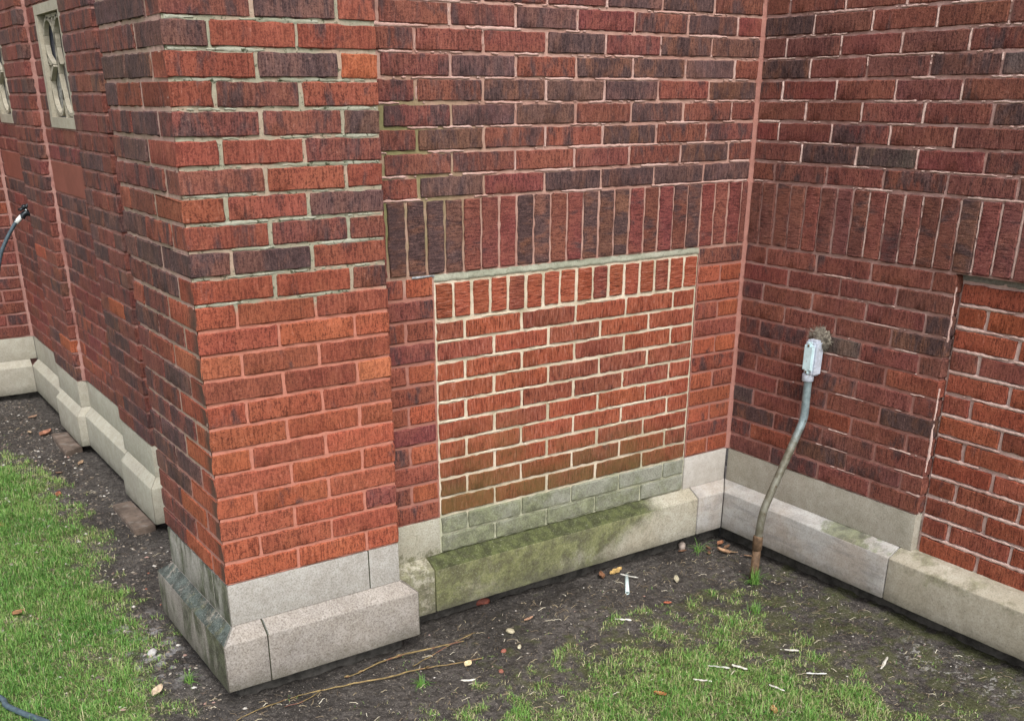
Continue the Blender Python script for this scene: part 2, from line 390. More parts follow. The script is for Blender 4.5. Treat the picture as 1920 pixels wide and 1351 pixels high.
# ================================================================== BUTTRESS
DP, XL, XR, YF = .1115, -2.1559, -1.5824, .4571
but = thing('brick_buttress', 'projecting brick corner buttress, bright orange-red below and darker above, on a pale stone plinth', 'buttress', (-1.87, .15, -.37))
but_off = Vector((-1.87, .15, -.37))
FB = Face((0, -DP, 0), 0); FBL = Face((XL, 0, 0), -math.pi/2)      # u on FBL = -y
ROWS = ["ooo", "orr", "rop", "oor", "roo", "oro", "oor", "ooy", "yyB", "Byy", "ror", "rry", "rrm", "bdr", "rmm", "yrd", "mry", "yrm", "mmd", "rmr", "rdo", "drr", "mdr", "mmr", "mdm", "rmd", "mmm", "drm"]
zs_lo = {'m': 3, 'd': 1.1, 'r': 2.4, 'b': 1.2, 'o': .3}
for i in range(28):
    z0, z1 = zp(i), zp(i+1)
    if z1 > ZT+.08: break
    tn = ROWS[i].replace('r', 'n') if i < 13 else ROWS[i]; jt = .0102 if i < 12 else .0108
    W = XR-XL
    sw = {'o': 3, 'r': 4, 'm': 2} if i < 3 else {'m': 3.5, 'r': 2, 'd': 1.6, 'b': 1.5, 'o': .2}
    if i % 2 == 0:   # stretcher at the corner
        put(FB, 'n', 'CS', XL-jt*.5, XL+.231, z0, z1, tn[0], but, jt)
        put(FB, 'n', 'S', XL+.231, XL+.462, z0, z1, tn[1], but, jt)
        put(FB, 'n', 'CH', XL+.462, XR+jt*.5, z0, z1, tn[2], but, jt)
        k = -(-DP)+0.0
        y = -DP+.1155
        for q in range(2):
            put(FBL, 'n', 'S', -(y+.2325), -y, z0, z1, pick(sw), but, jt); y += .2325
    else:
        put(FB, 'n', 'CH', XL-jt*.5, XL+.1155, z0, z1, tn[0], but, jt)
        put(FB, 'n', 'S', XL+.1155, XL+.346, z0, z1, tn[1], but, jt)
        put(FB, 'n', 'CS', XL+.346, XR+jt*.5, z0, z1, tn[2], but, jt)
        y = -DP+.2325
        put(FBL, 'n', 'S', -(y+.2325), -y, z0, z1, pick(sw), but, jt); y += .2325
        put(FBL, 'n', 'CH', -(y+.112), -y, z0, z1, pick(sw), but, jt)
mortar('mortar', FB, XL+.004, XR-.003, 0, ZT, MM_but, but)
mortar('mortar', FBL, -YF+.003, DP-.004, 0, ZT, mortar_mat('mortar_buttress_side', (.46, .29, .25), (.36, .26, .20), (.40, .20, .16), .3, spots=.3), but)
mortar('mortar', Face((XR-.0042, 0, 0), math.pi/2), -DP+.004, 0, 0, ZT, MM_but, but, step=.03)
# stones of the buttress base
stone('upper_base_stone', FB, UPP(0), XL, -1.692, -1, 0, ST_but, but)
stone('upper_base_stone', FB, UPP(0), -1.692, XR, 0, 1, ST_but, but)
stone('upper_base_stone', FBL, UPP(0), -.021, DP, 0, 1, ST_but, but)
stone('upper_base_stone', FBL, UPP(0), -YF, -.021, -1, 0, ST_but, but)
P_b = PLI(.0431, -.1714, -.3294)
stone('plinth_stone', FB, P_b, XL, -2.062, -1, 0, ST_butp, but, bev=.0035)
stone('plinth_stone', FB, P_b, -2.062, XR, 0, 1, ST_butp, but, bev=.0035)
stone('plinth_stone', FBL, P_b, -YF, DP, -1, 1, ST_butp, but, bev=.0035)
stone('plinth_stone', Face((XR, 0, 0), math.pi/2), P_b, -DP, -.058, -1, 0, ST_butp, but, bev=.0035)
slab('foundation', XL+.004, XR-.003, -DP+.004, YF-.005, -.7, -.328, FND, but)
slab('core', XL+.03, XR-.02, -DP+.03, YF-.02, -.33, ZT, MM_but, but)

# ================================================================== MIDDLE WALL
mid = thing('brick_wall', 'brick wall facing the camera between buttress and inner corner, with a bricked-up opening and soldier course', 'wall', (-.8, .1, -.37))
FM = Face((0, 0, 0), 0)
X1, X2 = -1.3613, -.2344
UP_ROWS = {15: "rdpddddm", 16: "mmrmmbm", 17: "mbmrbmmm", 18: "mddmbmmb", 19: "mmbddrbm", 20: "mdrbbdrm", 21: "mrrdmbbm", 22: "mmdpmbp", 23: "mmmmdbmm", 24: "mdmpbmm", 25: "mmbmdmmb", 26: "dmmbmpm"}
for i in range(15, 27):
    z0, z1 = zw(i), zw(i+1); tn = UP_ROWS[i].replace('r', 'q')
    if i % 2: joints = [-.006]+[-.2415-.2325*k for k in range(0, 7)]
    else: joints = [-.006]+[-.125-.2322*k for k in range(0, 7)]
    joints = joints[::-1]; joints = [j for j in joints if j > -1.70]
    for k in range(len(joints)-1):
        a, b = joints[k], joints[k+1]
        if b < -1.6: continue
        kd = 'S' if b-a > .17 else 'H'
        put(FM, 'n', kd, a, b, z0, z1, tn[k % len(tn)], mid, .0105)
for k in range(24):
    b = -.041+.0672-.0672*k if k else -.008; a = -.041-.0672*k
    put_soldier(FM, 'n', 'V', a, b, zw(12), zw(15), pick({'m': 3, 'p': 2.2, 'b': 1.4, 'w': 2, 'd': .7}), mid, proud=.0015)
for i in range(12):
    z0, z1 = zw(i), zw(i+1)
    lo = {'o': 2, 'r': 3.2, 'p': 1.4} if i < 11 else {'m': 1, 'r': 1}
    if i % 2:
        put(FM, 'n', 'H', -1.58, -1.466, z0, z1, pick({'r': 1, 'm': 1}), mid); put(FM, 'n', 'H', -1.466, X1, z0, z1, pick({'o': 3, 'r': 1}), mid)
        put(FM, 'n', 'S', X2, -.006, z0, z1, pick(lo), mid)
    else:
        put(FM, 'n', 'S', -1.593, X1, z0, z1, pick({'r': 2, 'p': 2}), mid)
        put(FM, 'n', 'H', X2, -.118, z0, z1, pick({'o': 3, 'r': 1}), mid); put(FM, 'n', 'H', -.118, -.006, z0, z1, pick({'o': 2, 'r': 1}), mid)
mortar('mortar', FM, -1.65, -.001, .8103, ZT, MM_mid, mid)
mortar('mortar', FM, -1.60, X1+.001, 0, .8113, MM_mid, mid)
mortar('mortar', FM, X2-.001, -.001, 0, .8113, MM_mid, mid)
# corner joint: thick pink mortar fillet up the inner corner
def fillet(name, x, y, w, z0, z1, mat, parent, sx=-1, sy=-1):
    vs = []; fs = []; n = int((z1-z0)/.012)
    for k in range(n+1):
        z = z0+(z1-z0)*k/n; ww = w*(.95+.5*mn.noise(Vector((x*5, y*3, z*9)))+.45*mn.noise(Vector((x, y, z*55))))
        for (dx, dy) in ((ww*1.25, -.004), (ww*.85, .28*ww), (ww*.38, .40*ww), (.28*ww, ww*.8), (-.004, ww*1.15)):
            vs.append((x+sx*dx, y+sy*dy, z))
    for k in range(n):
        for j in range(4):
            q = k*5+j; fs.append((q, q+1, q+6, q+5))
    return link(name, pyd(name, vs, fs, True), mat, parent)
fillet('corner_joint', 0, 0, .012, 0, ZT, MM_band, mid)
# bricked-up opening (infill)
inf = bpy.data.objects.new('infill_panel', mortar('x', FM, X1, X2, -.134, .8103, MM_inf, None, recess=.006, amp=.0028).data)
bpy.data.objects.remove(bpy.data.objects['x']); COL.objects.link(inf); inf.parent = mid
inf['label'] = 'bricked-up opening with newer smooth orange bricks in cream mortar'
PM = (X2-X1)/5
IROWS = ["iiiiii"]*10
for r in range(10):
    z0, z1 = .0665*r, .0665*(r+1)
    js = [X1+PM*k for k in range(6)] if r % 2 == 0 else [X1]+[X1+PM*(k+.5) for k in range(5)]+[X2]
    for k in range(len(js)-1):
        put(FM, 'i', 'S' if js[k+1]-js[k] > .17 else 'H', js[k]+(.003 if k == 0 else 0), js[k+1]-(.003 if k == len(js)-2 else 0), z0, z1, pick({'i': 5, 'y': 2}), inf, .0112, proud=-.003)
for k in range(16):
    w = (X2-X1)/16; put_soldier(FM, 'i', 'v', X1+w*k+.001, X1+w*(k+1)+.001, .6665, .787, pick({'i': 5, 'y': 2}), inf, .0125, proud=-.003)
for r, (z0, z1) in enumerate(((-.133, -.066), (-.066, 0))):
    js = [X1+PM*k for k in range(6)] if r == 0 else [X1]+[X1+PM*(k+.5) for k in range(5)]+[X2]
    for k in range(len(js)-1):
        o = put(FM, 'g', 'S' if js[k+1]-js[k] > .17 else 'H', js[k]+(.003 if k == 0 else 0), js[k+1]-(.003 if k == len(js)-2 else 0), z0, z1, 'i', inf, .0095, proud=.0005)
# rough mortar cap under the soldiers
def rough_strip(name, face, a, b, z0, z1, out, mat, parent, nz=4, amp=.003, step=.008):
    n = int((b-a)/step); vs = []; fs = []
    for i in range(n+1):
        u = a+(b-a)*i/n
        e0 = z0+.005*mn.noise(Vector((u*40, 2, z0*9))); e1 = z1
        for k in range(nz+1):
            z = e0+(e1-e0)*k/nz; oo = out+amp*mn.noise(Vector((u*50, z*60, 1.3)))
            if k == 0: oo -= .012
            vs.append(face.P(u, z, oo))
    for i in range(n):
        for k in range(nz):
            q = i*(nz+1)+k; fs.append((q, q+nz+1, q+nz+2, q+1))
    return link(name, pyd(name, vs, fs, True), mat, parent)
rough_strip('mortar_cap', FM, X1, X2, .783, .812, -.002, MM_cap, inf)
rough_strip('mortar_patch', FM, -1.44, -1.36, .803, .8125, .003, plain('lead_grey', (.28, .29, .31), .5, var=.4), mid, nz=3)
# stones
stone('upper_base_stone', FM, UPP(0), -1.58, X1, 0, 0, ST_midl, mid)
stone('upper_base_stone', FM, UPP(0), X2, -.004, 0, 0, ST_midr, mid)
P_m = PLI(.055, -.1643, -.3218)
stone('plinth_stone', FM, P_m, -1.58, -1.419, 0, 0, ST_midl, mid, bev=.0035)
stone('plinth_stone', FM, P_m, -1.417, -.197, 0, 0, ST_mid, mid, bev=.004)
stone('plinth_stone', FM, P_m, -.194, -.001, 0, -1, ST_vein, mid, bev=.0035)
slab('foundation', -1.58, 0, .003, .3, -.7, -.320, FND, mid)
slab('core', -1.6, 0, .03, .3, -.32, ZT, MM_mid, mid)

# ================================================================== RIGHT WALL
rw = thing('brick_wall', 'dark maroon brick wall running towards the camera on the right, behind the bent conduit', 'wall', (.1, -.9, -.37))
FR = Face((0, 0, 0), -math.pi/2)   # u = -y
Y1 = .8966; YE = 2.05
RWT = {'w': 4, 'x': 3.2, 'b': 1.0, 'm': 1.5, 'g': .6, 'p': .7}
for i in list(range(12))+list(range(15, 27)):
    z0, z1 = zw(i), zw(i+1); top = i >= 15
    js = [.006]+[(.113 if i % 2 else .2265)+.2335*k for k in range(10)]
    lim = YE if top else Y1
    js = [j for j in js if j < lim-.05]
    js.append(lim if not top else js[-1]+.2335)
    for k in range(len(js)-1):
        kd = ('S' if js[k+1]-js[k] > .16 else 'H')
        if not top and k == len(js)-2: kd = 'C'+kd
        put(FR, 'n', kd, js[k], js[k+1]+(.0 if top or k < len(js)-2 else .008), z0, z1, pick(RWT if i > 7 or random.random() < .6 else {'w': 2, 'm': 1, 'y': 1}), rw, .0105)
for k in range(30):
    a = .008 if k == 0 else .064+.0676*(k-1); b = .064+.0676*k
    if a > YE: break
    put_soldier(FR, 'n', 'V', a, b, zw(12), zw(15), pick({'x': 4, 'w': 3, 'b': 1}), rw, proud=.0015)
mortar('mortar', FR, .001, YE, .8103, ZT, MM_right, rw, amp=.0044, recess=.0024)
mortar('mortar', FR, .001, Y1-.003, 0, .8113, MM_right, rw)
mortar('mortar', Face((0, -Y1+.004, 0), 0), .004, .04, 0, .8103, MM_right, rw)
rin = mortar('infill_panel', Face((.03, 0, 0), -math.pi/2), Y1-.002, YE, -.15, .8103, MM_rin, rw, recess=.006, amp=.0036)
rin['label'] = 'recessed infill of combed red bricks in deep pinkish joints'
FI = Face((.03, 0, 0), -math.pi/2)
for r in range(13):
    z0, z1 = -.145+.0716*r, -.145+.0716*(r+1)
    js = ([Y1+.002, 1.004] if r % 2 else [Y1+.002])+[(1.004 if r % 2 else 1.122)+.2225*k for k in range(1 if r % 2 else 0, 6)]
    js = [j for j in js if j < YE+.1]
    for k in range(len(js)-1):
        put(FI, 'n', 'S' if js[k+1]-js[k] > .16 else 'H', js[k], js[k+1], z0, z1, pick({'y': 3, 'n': 3, 'i': 3, 'w': 1}), rin, .0145)
rough_strip('mortar_cap', FI, Y1, YE, .782, .812, -.003, plain('mortar_cap_grey', (.22, .2, .18), .9), rin)  # grey mortar strip between the infill's top row and the soldier course
stone('upper_base_stone', FR, UPP(0), .004, Y1, 0, 0, ST_rup, rw, bev=.0035)
P_r = PLI(.055, -.1643, -.3218)
stone('plinth_stone', FR, P_r, .001, .850, 1, 0, ST_vein, rw, bev=.004)
stone('plinth_stone', FR, [(-.12, -.3218), (.055, -.3218), (.055, -.1643), (0, -.1354), (-.12, -.1354)], .852, YE, 0, 0, ST_right, rw, bev=.004)
slab('foundation', .003, .3, -YE, 0, -.7, -.320, FND, rw)
slab('core', .05, .35, -YE, .0, -.32, ZT, MM_right, rw)

def smear(face, a, b, c, horiz, width, parent, thr=-.05, out=.0016, mat=None, name='mortar_smear'):
    n = int((b-a)/.006); vs = []; fs = []; prev = None
    sd_ = random.uniform(0, 50)
    for i in range(n+1):
        t = a+(b-a)*i/n; k = mn.noise(Vector((t*7+sd_, c*9, 1)))+.35*mn.noise(Vector((t*60, sd_, 2)))
        if k < thr: prev = None; continue
        w = width*(.35+.8*min(1, (k-thr)*2))*(1+.5*mn.noise(Vector((t*110, sd_, 5)))); o_ = out+.0012*mn.noise(Vector((t*80, sd_, 8)))
        cc = c+.0028*mn.noise(Vector((t*45, sd_, 3)))
        q = len(vs)
        for (d, oo) in ((-w, -.002), (-w*.5, o_*.9), (w*.4, o_*1.2), (w, -.002)):
            vs.append(face.P(t, cc+d, oo) if horiz else face.P(cc+d, t, oo))
        if prev is not None:
            for j in range(3): fs.append((prev+j, q+j, q+j+1, prev+j+1))
        prev = q
    if fs:
        return vs, fs
    return [], []
def smears(name, lst, mat, parent):
    V = []; F = []
    for vs, fs in lst:
        o_ = len(V); V += vs; F += [tuple(i+o_ for i in f) for f in fs]
    o = link(name, pyd(name, V, F, True), mat, parent); return o
L_ = [smear(FR, .02, YE, zw(i), True, .0050, rw, thr=-.02 if i > 18 else .08, out=.0014) for i in range(15, 27)]
for i in range(16, 27):
    for k in range(8):
        u = (.113 if i % 2 else .2265)+.2335*k; L_.append(smear(FR, zw(i)+.004, zw(i+1)-.004, u, False, .0048, rw, thr=-.25, out=.002))
for k in range(8, 30): L_.append(smear(FR, zw(12)+.01, zw(15)-.01, .064+.0676*(k-1), False, .0055, rw, thr=-.45, out=.002))
for i in range(1, 12): L_.append(smear(FR, .3, Y1, zw(i), True, .0045, rw, thr=.12, out=.0012))
smears('mortar_smear', L_, MM_smear, rw)['label'] = 'pale raised smears of mortar along the joints'
L_ = [smear(FI, Y1+.01, YE, -.145+.0716*i, True, .0060, rin, thr=-.35, out=.001) for i in range(1, 13)]
L_ += [smear(Face((.002, 0, 0), -math.pi/2), .0, .8, Y1+.004, False, .005, rw, thr=-.05, out=.0008)]
smears('mortar_smear', L_, MM_smear, rin)
L_ = [smear(FM, -1.55, -.02, zw(i), True, .0052, mid, thr=.0, out=.0014) for i in range(15, 27)]
L_ += [smear(FM, zw(i)+.004, zw(i+1)-.004, (-.2415 if i % 2 else -.125)-.2323*k, False, .0045, mid, thr=.0, out=.0014) for i in range(16, 27) for k in range(6)]
smears('mortar_smear', L_, mortar_mat('mortar_smear_pink', (.50, .34, .30), (.44, .27, .23)), mid)
L_ = [smear(FM, X1+.01, X2-.01, .0665*i, True, .0040, inf, thr=.12, out=-.0012) for i in range(2, 11)]
smears('mortar_smear', L_, mortar_mat('mortar_smear_cream', (.68, .60, .48), (.60, .51, .38)), inf)
L_ = [smear(FB, XL+.01, XR-.01, zp(i), True, .0050, but, thr=-.05, out=-.0004) for i in range(12, 27)]
smears('mortar_smear', L_, mortar_mat('mortar_smear_grey', (.36, .36, .29), (.26, .26, .19), (.3, .3, .2), -1.0, spots=1.0), but)

# ================================================================== SIDE WALL (left, receding)
sw_ = thing('brick_wall', 'long brick side wall receding on the left, with pilasters, two traceried stone windows and terracotta panels', 'wall', (-1.8, 2.6, -.37))
XB, XP = -1.905, -1.950
FS = Face((XB, 0, 0), -math.pi/2); FP = Face((XP, 0, 0), -math.pi/2)
HS = .0702; NS = 26
bays = [(1.80, 2.60, (1.94, 2.43), (1.87, 2.60)), (3.08, 3.88, (3.17, 3.66), (3.12, 3.82))]
pils = [(1.335, 1.80), (2.60, 3.08)]
SWT = {'m': 4, 'w': 3, 'p': 2, 'b': 1.2, 'd': .7}; SWL = {'m': 2, 'w': 2, 'r': 3, 'p': 2}
nb = 0
for i in range(NS):
    z0, z1 = HS*i, HS*(i+1); wt = SWT if i > 4 else SWL
    for (ya, yb, (wa, wb), (ta, tb)) in bays:
        js = [ya+.002]; first = .116 if i % 2 else .2325
        y = ya+first
        while y < yb-.05: js.append(y); y += .2325
        js.append(yb-.002)
        cut = (wa, wb) if 17 <= i <= 23 else ((ta, tb) if i in (13, 14) else None)
        for k in range(len(js)-1):
            a, b = js[k], js[k+1]; segs = [(a, b)]
            if cut:
                segs = []
                if a < cut[0]-.012: segs.append((a, min(b, cut[0])))
                if b > cut[1]+.012: segs.append((max(a, cut[1]), b))
                segs = [s for s in segs if s[1]-s[0] > .025]
            for a_, b_ in segs:
                put(FS, 'n', 'S' if b_-a_ > .16 else 'H', -b_, -a_, z0, z1, pick(wt), sw_, .0105)
    for (pa, pb) in pils:
        m_ = pa+.2325 if i % 2 == 0 else None
        if m_: sg = [(pa, m_), (m_, pb)]
        else: sg = [(pa, pa+.116), (pa+.116, pa+.3485), (pa+.3485, pb)]
        for q, (a_, b_) in enumerate(sg):
            kd = 'CS' if b_-a_ > .16 else 'CH'
            put(FP, 'n', kd, -b_-.005, -a_+(.005 if q == 0 else 0), z0, z1, pick({'m': 3, 'w': 2, 'd': 1.3, 'o': .5, 'b': 1}), sw_, .0105)
hol = [(-b[2][1], -b[2][0], 17*HS, 24*HS) for b in bays]
for (ya, yb, _, __), h in zip(bays, hol): mortar('mortar', FS, -yb, -ya, 0, HS*NS, MM_side, sw_, holes=[h], step=.013)
for (pa, pb) in pils:
    mortar('mortar', FP, -pb+.002, -pa-.002, 0, HS*NS, MM_side, sw_, step=.013)
    mortar('mortar', Face((0, pa+.004, 0), 0), XP+.003, XB+.02, 0, HS*NS, MM_side, sw_, step=.013)
fillet('corner_joint', XB, 2.60, .013, 0, HS*NS, MM_side, sw_, sy=-1)
slab('core', XB+.055, XB+.3, .47, 3.9, -.32, HS*NS, MM_side, sw_)
slab('core', XB+.012, XB+.054, .47, 1.34, -.32, HS*NS, MM_side, sw_)
slab('foundation', XB+.004, XB+.3, .47, 3.9, -.7, -.325, FND, sw_)
for (ya, yb, (wa, wb), (ta, tb)) in bays:
    t_ = slab('terracotta_panel', XB-.001, XB+.05, ta+.004, tb-.004, 13*HS+.004, 15*HS-.004, TERR, sw_, .003)
    # window: stone frame with tracery and a dirty pane
    z0, z1 = 17*HS, 24*HS
    bm = bmesh.new()
    def bx(bm, x0, x1, y0, y1, z0, z1):
        g = bmesh.ops.create_cube(bm, size=1)['verts']
        for v in g: v.co = Vector(((x0+x1)/2+v.co.x*(x1-x0), (y0+y1)/2+v.co.y*(y1-y0), (z0+z1)/2+v.co.z*(z1-z0)))
    bx(bm, XB-.006, XB+.11, wa+.003, wa+.052, z0+.0461, z1-.0401); bx(bm, XB-.006, XB+.11, wb-.047, wb-.003, z0+.0461, z1-.0401)
    bx(bm, XB-.0063, XB+.11, wa+.003, wb-.003, z0+.004, z0+.046); bx(bm, XB-.0063, XB+.11, wa+.003, wb-.003, z1-.040, z1-.002)
    wf = link('window_frame', from_bm(bm, 'window_frame'), FRAME, sw_)
    # tracery: two ogee lights
    cy, hw = (wa+wb)/2, (wb-wa)/2-.05
    zA, zB = z0+.046, z1-.04; zmid = (zA+zB)/2
    bm = bmesh.new()
    def rib(bm, pts, w=.0065, x0=XB+.010, x1=XB+.030):
        for (p, q) in zip(pts[:-1], pts[1:]):
            d = Vector((0, q[0]-p[0], q[1]-p[1]));
            if d.length < 1e-5: continue
            nrm = Vector((0, -d.z, d.y)).normalized()*w; e = d.normalized()*w*.4
            P0 = Vector((0, p[0], p[1]))-e; P1 = Vector((0, q[0], q[1]))+e
            vs = [bm.verts.new(v+Vector((x, 0, 0))) for x in (x0, x1) for v in (P0-nrm, P1-nrm, P1+nrm, P0+nrm)]
            bm.faces.new(vs[3::-1]); bm.faces.new(vs[4:])
            for j in range(4): bm.faces.new((vs[j], vs[(j+1) % 4], vs[4+(j+1) % 4], vs[4+j]))
        return bm
    def arc(c, r, a0, a1, n=9, ky=1.0): return [(c[0]+ky*r*math.cos(a0+(a1-a0)*t/n), c[1]+r*math.sin(a0+(a1-a0)*t/n)) for t in range(n+1)]
    r_ = hw/2
    for s in (-1, 1):
        c = cy+s*r_
        rib(bm, arc((c, zB-r_*1.15), r_*.98, 0, math.pi)); rib(bm, [(c+r_, zB-r_*1.15), (c+r_*.75, zB-r_*2.0), (c+r_, zmid+.035)])
        rib(bm, [(c-r_, zB-r_*1.15), (c-r_*.75, zB-r_*2.0), (c-r_, zmid+.035)])
        rib(bm, [(cy, zB-.01), (c, zB-.012)], .007)
        rib(bm, [(cy+s*hw, zmid+.05), (cy+s*hw*.55, zmid+.005), (cy+s*hw, zmid-.05)], .008)
        rib(bm, arc((c, zA+r_*1.1), r_*.98, math.pi, 2*math.pi)); rib(bm, [(cy+s*hw, zmid-.04), (cy+s*hw, zA)], .006)
    rib(bm, [(cy, zA), (cy, zA+.09), (cy+.02, zmid-.03), (cy, zmid+.03), (cy-.01, zB-.1), (cy, zB)], .007)
    bmesh.ops.recalc_face_normals(bm, faces=bm.faces)
    link('tracery', from_bm(bm, 'tracery'), FRAME, wf)
    slab('pane', XB+.034, XB+.038, wa+.04, wb-.04, zA-.005, zB+.005, GLASS, wf)
P_s = PLI(.040, -.1714, -.3294)
for (ya, yb, _, __) in bays:
    stone('upper_base_stone', FS, UPP(0), -yb, -ya, 0, 0, ST_side, sw_); stone('plinth_stone', FS, P_s, -yb+.02, -ya-.035, 0, 0, ST_side, sw_)
for (pa, pb) in pils:
    stone('upper_base_stone', FP, UPP(0), -pb, -pa, 0, 0, ST_side, sw_)
    stone('plinth_stone', FP, PLI(.035, -.1714, -.3294), -pb+.045, -pa, 0, 1, ST_side, sw_, bev=.0035)
    stone('plinth_stone', Face((0, pa, 0), 0), PLI(.035, -.1714, -.3294), XP, XB+.1, -1, 0, ST_side, sw_, bev=.0035)
stone('upper_base_stone', FS, UPP(0), -1.33, -.47, 0, 0, ST_side, sw_); stone('plinth_stone', FS, PLI(.030, -.1714, -.3294), -1.29, -.47, 0, 0, ST_side, sw_)

# ================================================================== FAR WALL
fw = thing('brick_wall', 'short brick wall at the far left end facing the camera, partly cut off by the frame edge', 'wall', (-2.3, 4.0, -.37))
FF = Face((0, 3.88, 0), 0)
for i in range(NS):
    z0, z1 = HS*i, HS*(i+1); x = XB-.012-(.116 if i % 2 else 0)
    if i % 2: put(FF, 'n', 'H', x, XB-.012, z0, z1, pick(SWT), fw)
    for k in range(4):
        put(FF, 'n', 'S', x-.2325, x, z0, z1, pick({'m': 3, 'w': 2, 'p': 2, 'y': 1}), fw); x -= .2325
mortar('mortar', FF, XB-1.1, XB, 0, HS*NS, MM_side, fw, step=.013)
fillet('corner_joint', XB, 3.88, .010, 0, HS*NS, MM_side, fw)
stone('upper_base_stone', FF, UPP(0), XB-1.1, XB, 0, 0, ST_side, fw); stone('plinth_stone', FF, P_s, XB-1.1, XB-.04, 0, 0, ST_side, fw)
slab('foundation', XB-1.1, XB, 3.884, 4.1, -.7, -.327, FND, fw); slab('core', XB-1.1, XB, 3.91, 4.1, -.327, HS*NS, MM_side, fw)

# keep children in place although their parents sit at the foot of each thing
bpy.context.view_layer.update()
for root in (but, mid, rw, sw_, fw):
    inv = Matrix.Translation(-root.location)
    for ch in root.children:
        ch.matrix_parent_inverse = inv

# ================================================================== GROUND
G = -.372
LL = [(-.60, -2.50), (-.139, -2.362), (.125, -2.312), (.455, -2.229), (.759, -2.235), (.991, -2.251), (1.378, -2.19), (1.753, -2.20), (2.215, -2.16), (2.566, -2.233), (2.839, -2.336), (3.3, -2.55)]
def lawn_left(x, y):          # signed distance-like, positive inside the lawn
    return np.interp(y, [p[0] for p in LL], [p[1] for p in LL])-x
def lawn_right(x, y):
    f = np.interp(x, [-2.6, -1.9, -1.786, -1.518, -1.25, -1.1, -.9, -.63, -.45, -.33, -.2], [-.2, -.50, -.47, -.46, -.46, -.40, -.36, -.38, -.33, -.36, -.50])
    g = np.interp(y, [-3, -1.9, -1.48, -1.3, -1.09, -.865, -.65, -.45], [-.30, -.34, -.37, -.37, -.40, -.41, -.33, -.28])
    return np.minimum(f-y, g-x)
def fbm(x, y, s, seed=0):
    out = np.zeros_like(x)
    for i in range(len(x)): out[i] = mn.noise(Vector((x[i]*s+seed, y[i]*s, seed*.7)))
    return out
def density(x, y):
    n = fbm(x, y, 9, 3)*.6+fbm(x, y, 24, 8)*.5
    l = lawn_left(x, y); r = lawn_right(x, y)
    n2_ = fbm(x, y, 4, 33)
    dl = np.clip((l+.02+.16*n)/.16, 0, 1)*np.clip(1.0+1.1*np.minimum(0, n2_+n*.6+.15), .25, 1)
    dr = np.clip((r-.03)/.40, 0, 1)              # patchy towards the wall
    dr = np.clip(dr*1.0+n*1.8*(1-dr*.45)-.12, .0, 1)*(r > 0)
    return np.maximum(dl, dr)
def gh(x, y):
    x = np.atleast_1d(x).astype(float); y = np.atleast_1d(y).astype(float)
    h = fbm(x, y, 2.2, 1)*.012+fbm(x, y, 9, 4)*.005+fbm(x, y, 26, 5)*.0085+fbm(x, y, 62, 6)*.0045
    w = np.clip(1-np.minimum(np.where(y < .1, -.055-y, 9), np.where(x > -.6, -.055-x, 9))/.09, 0, 1)*((x > -1.5) | (y < 0))
    b = np.clip(1-np.maximum(np.maximum(-2.2-x, x+1.54), -.155-y)/.08, 0, 1)*(y < .6)
    return G+h-.011*np.maximum(w, b)
xs = np.concatenate([[-60, -25, -12, -7, -5, -4], np.arange(-3.4, .12, .0155), [.5, 2, 8, 30, 60]])
ys = np.concatenate([[-60, -25, -12, -7, -5, -4, -3.2, -2.8, -2.4, -2.1], np.arange(-1.95, 3.95, .0155), [4.3, 6, 12, 30, 60]])
X_, Y_ = np.meshgrid(xs, ys, indexing='ij'); Z_ = gh(X_.ravel(), Y_.ravel()); 
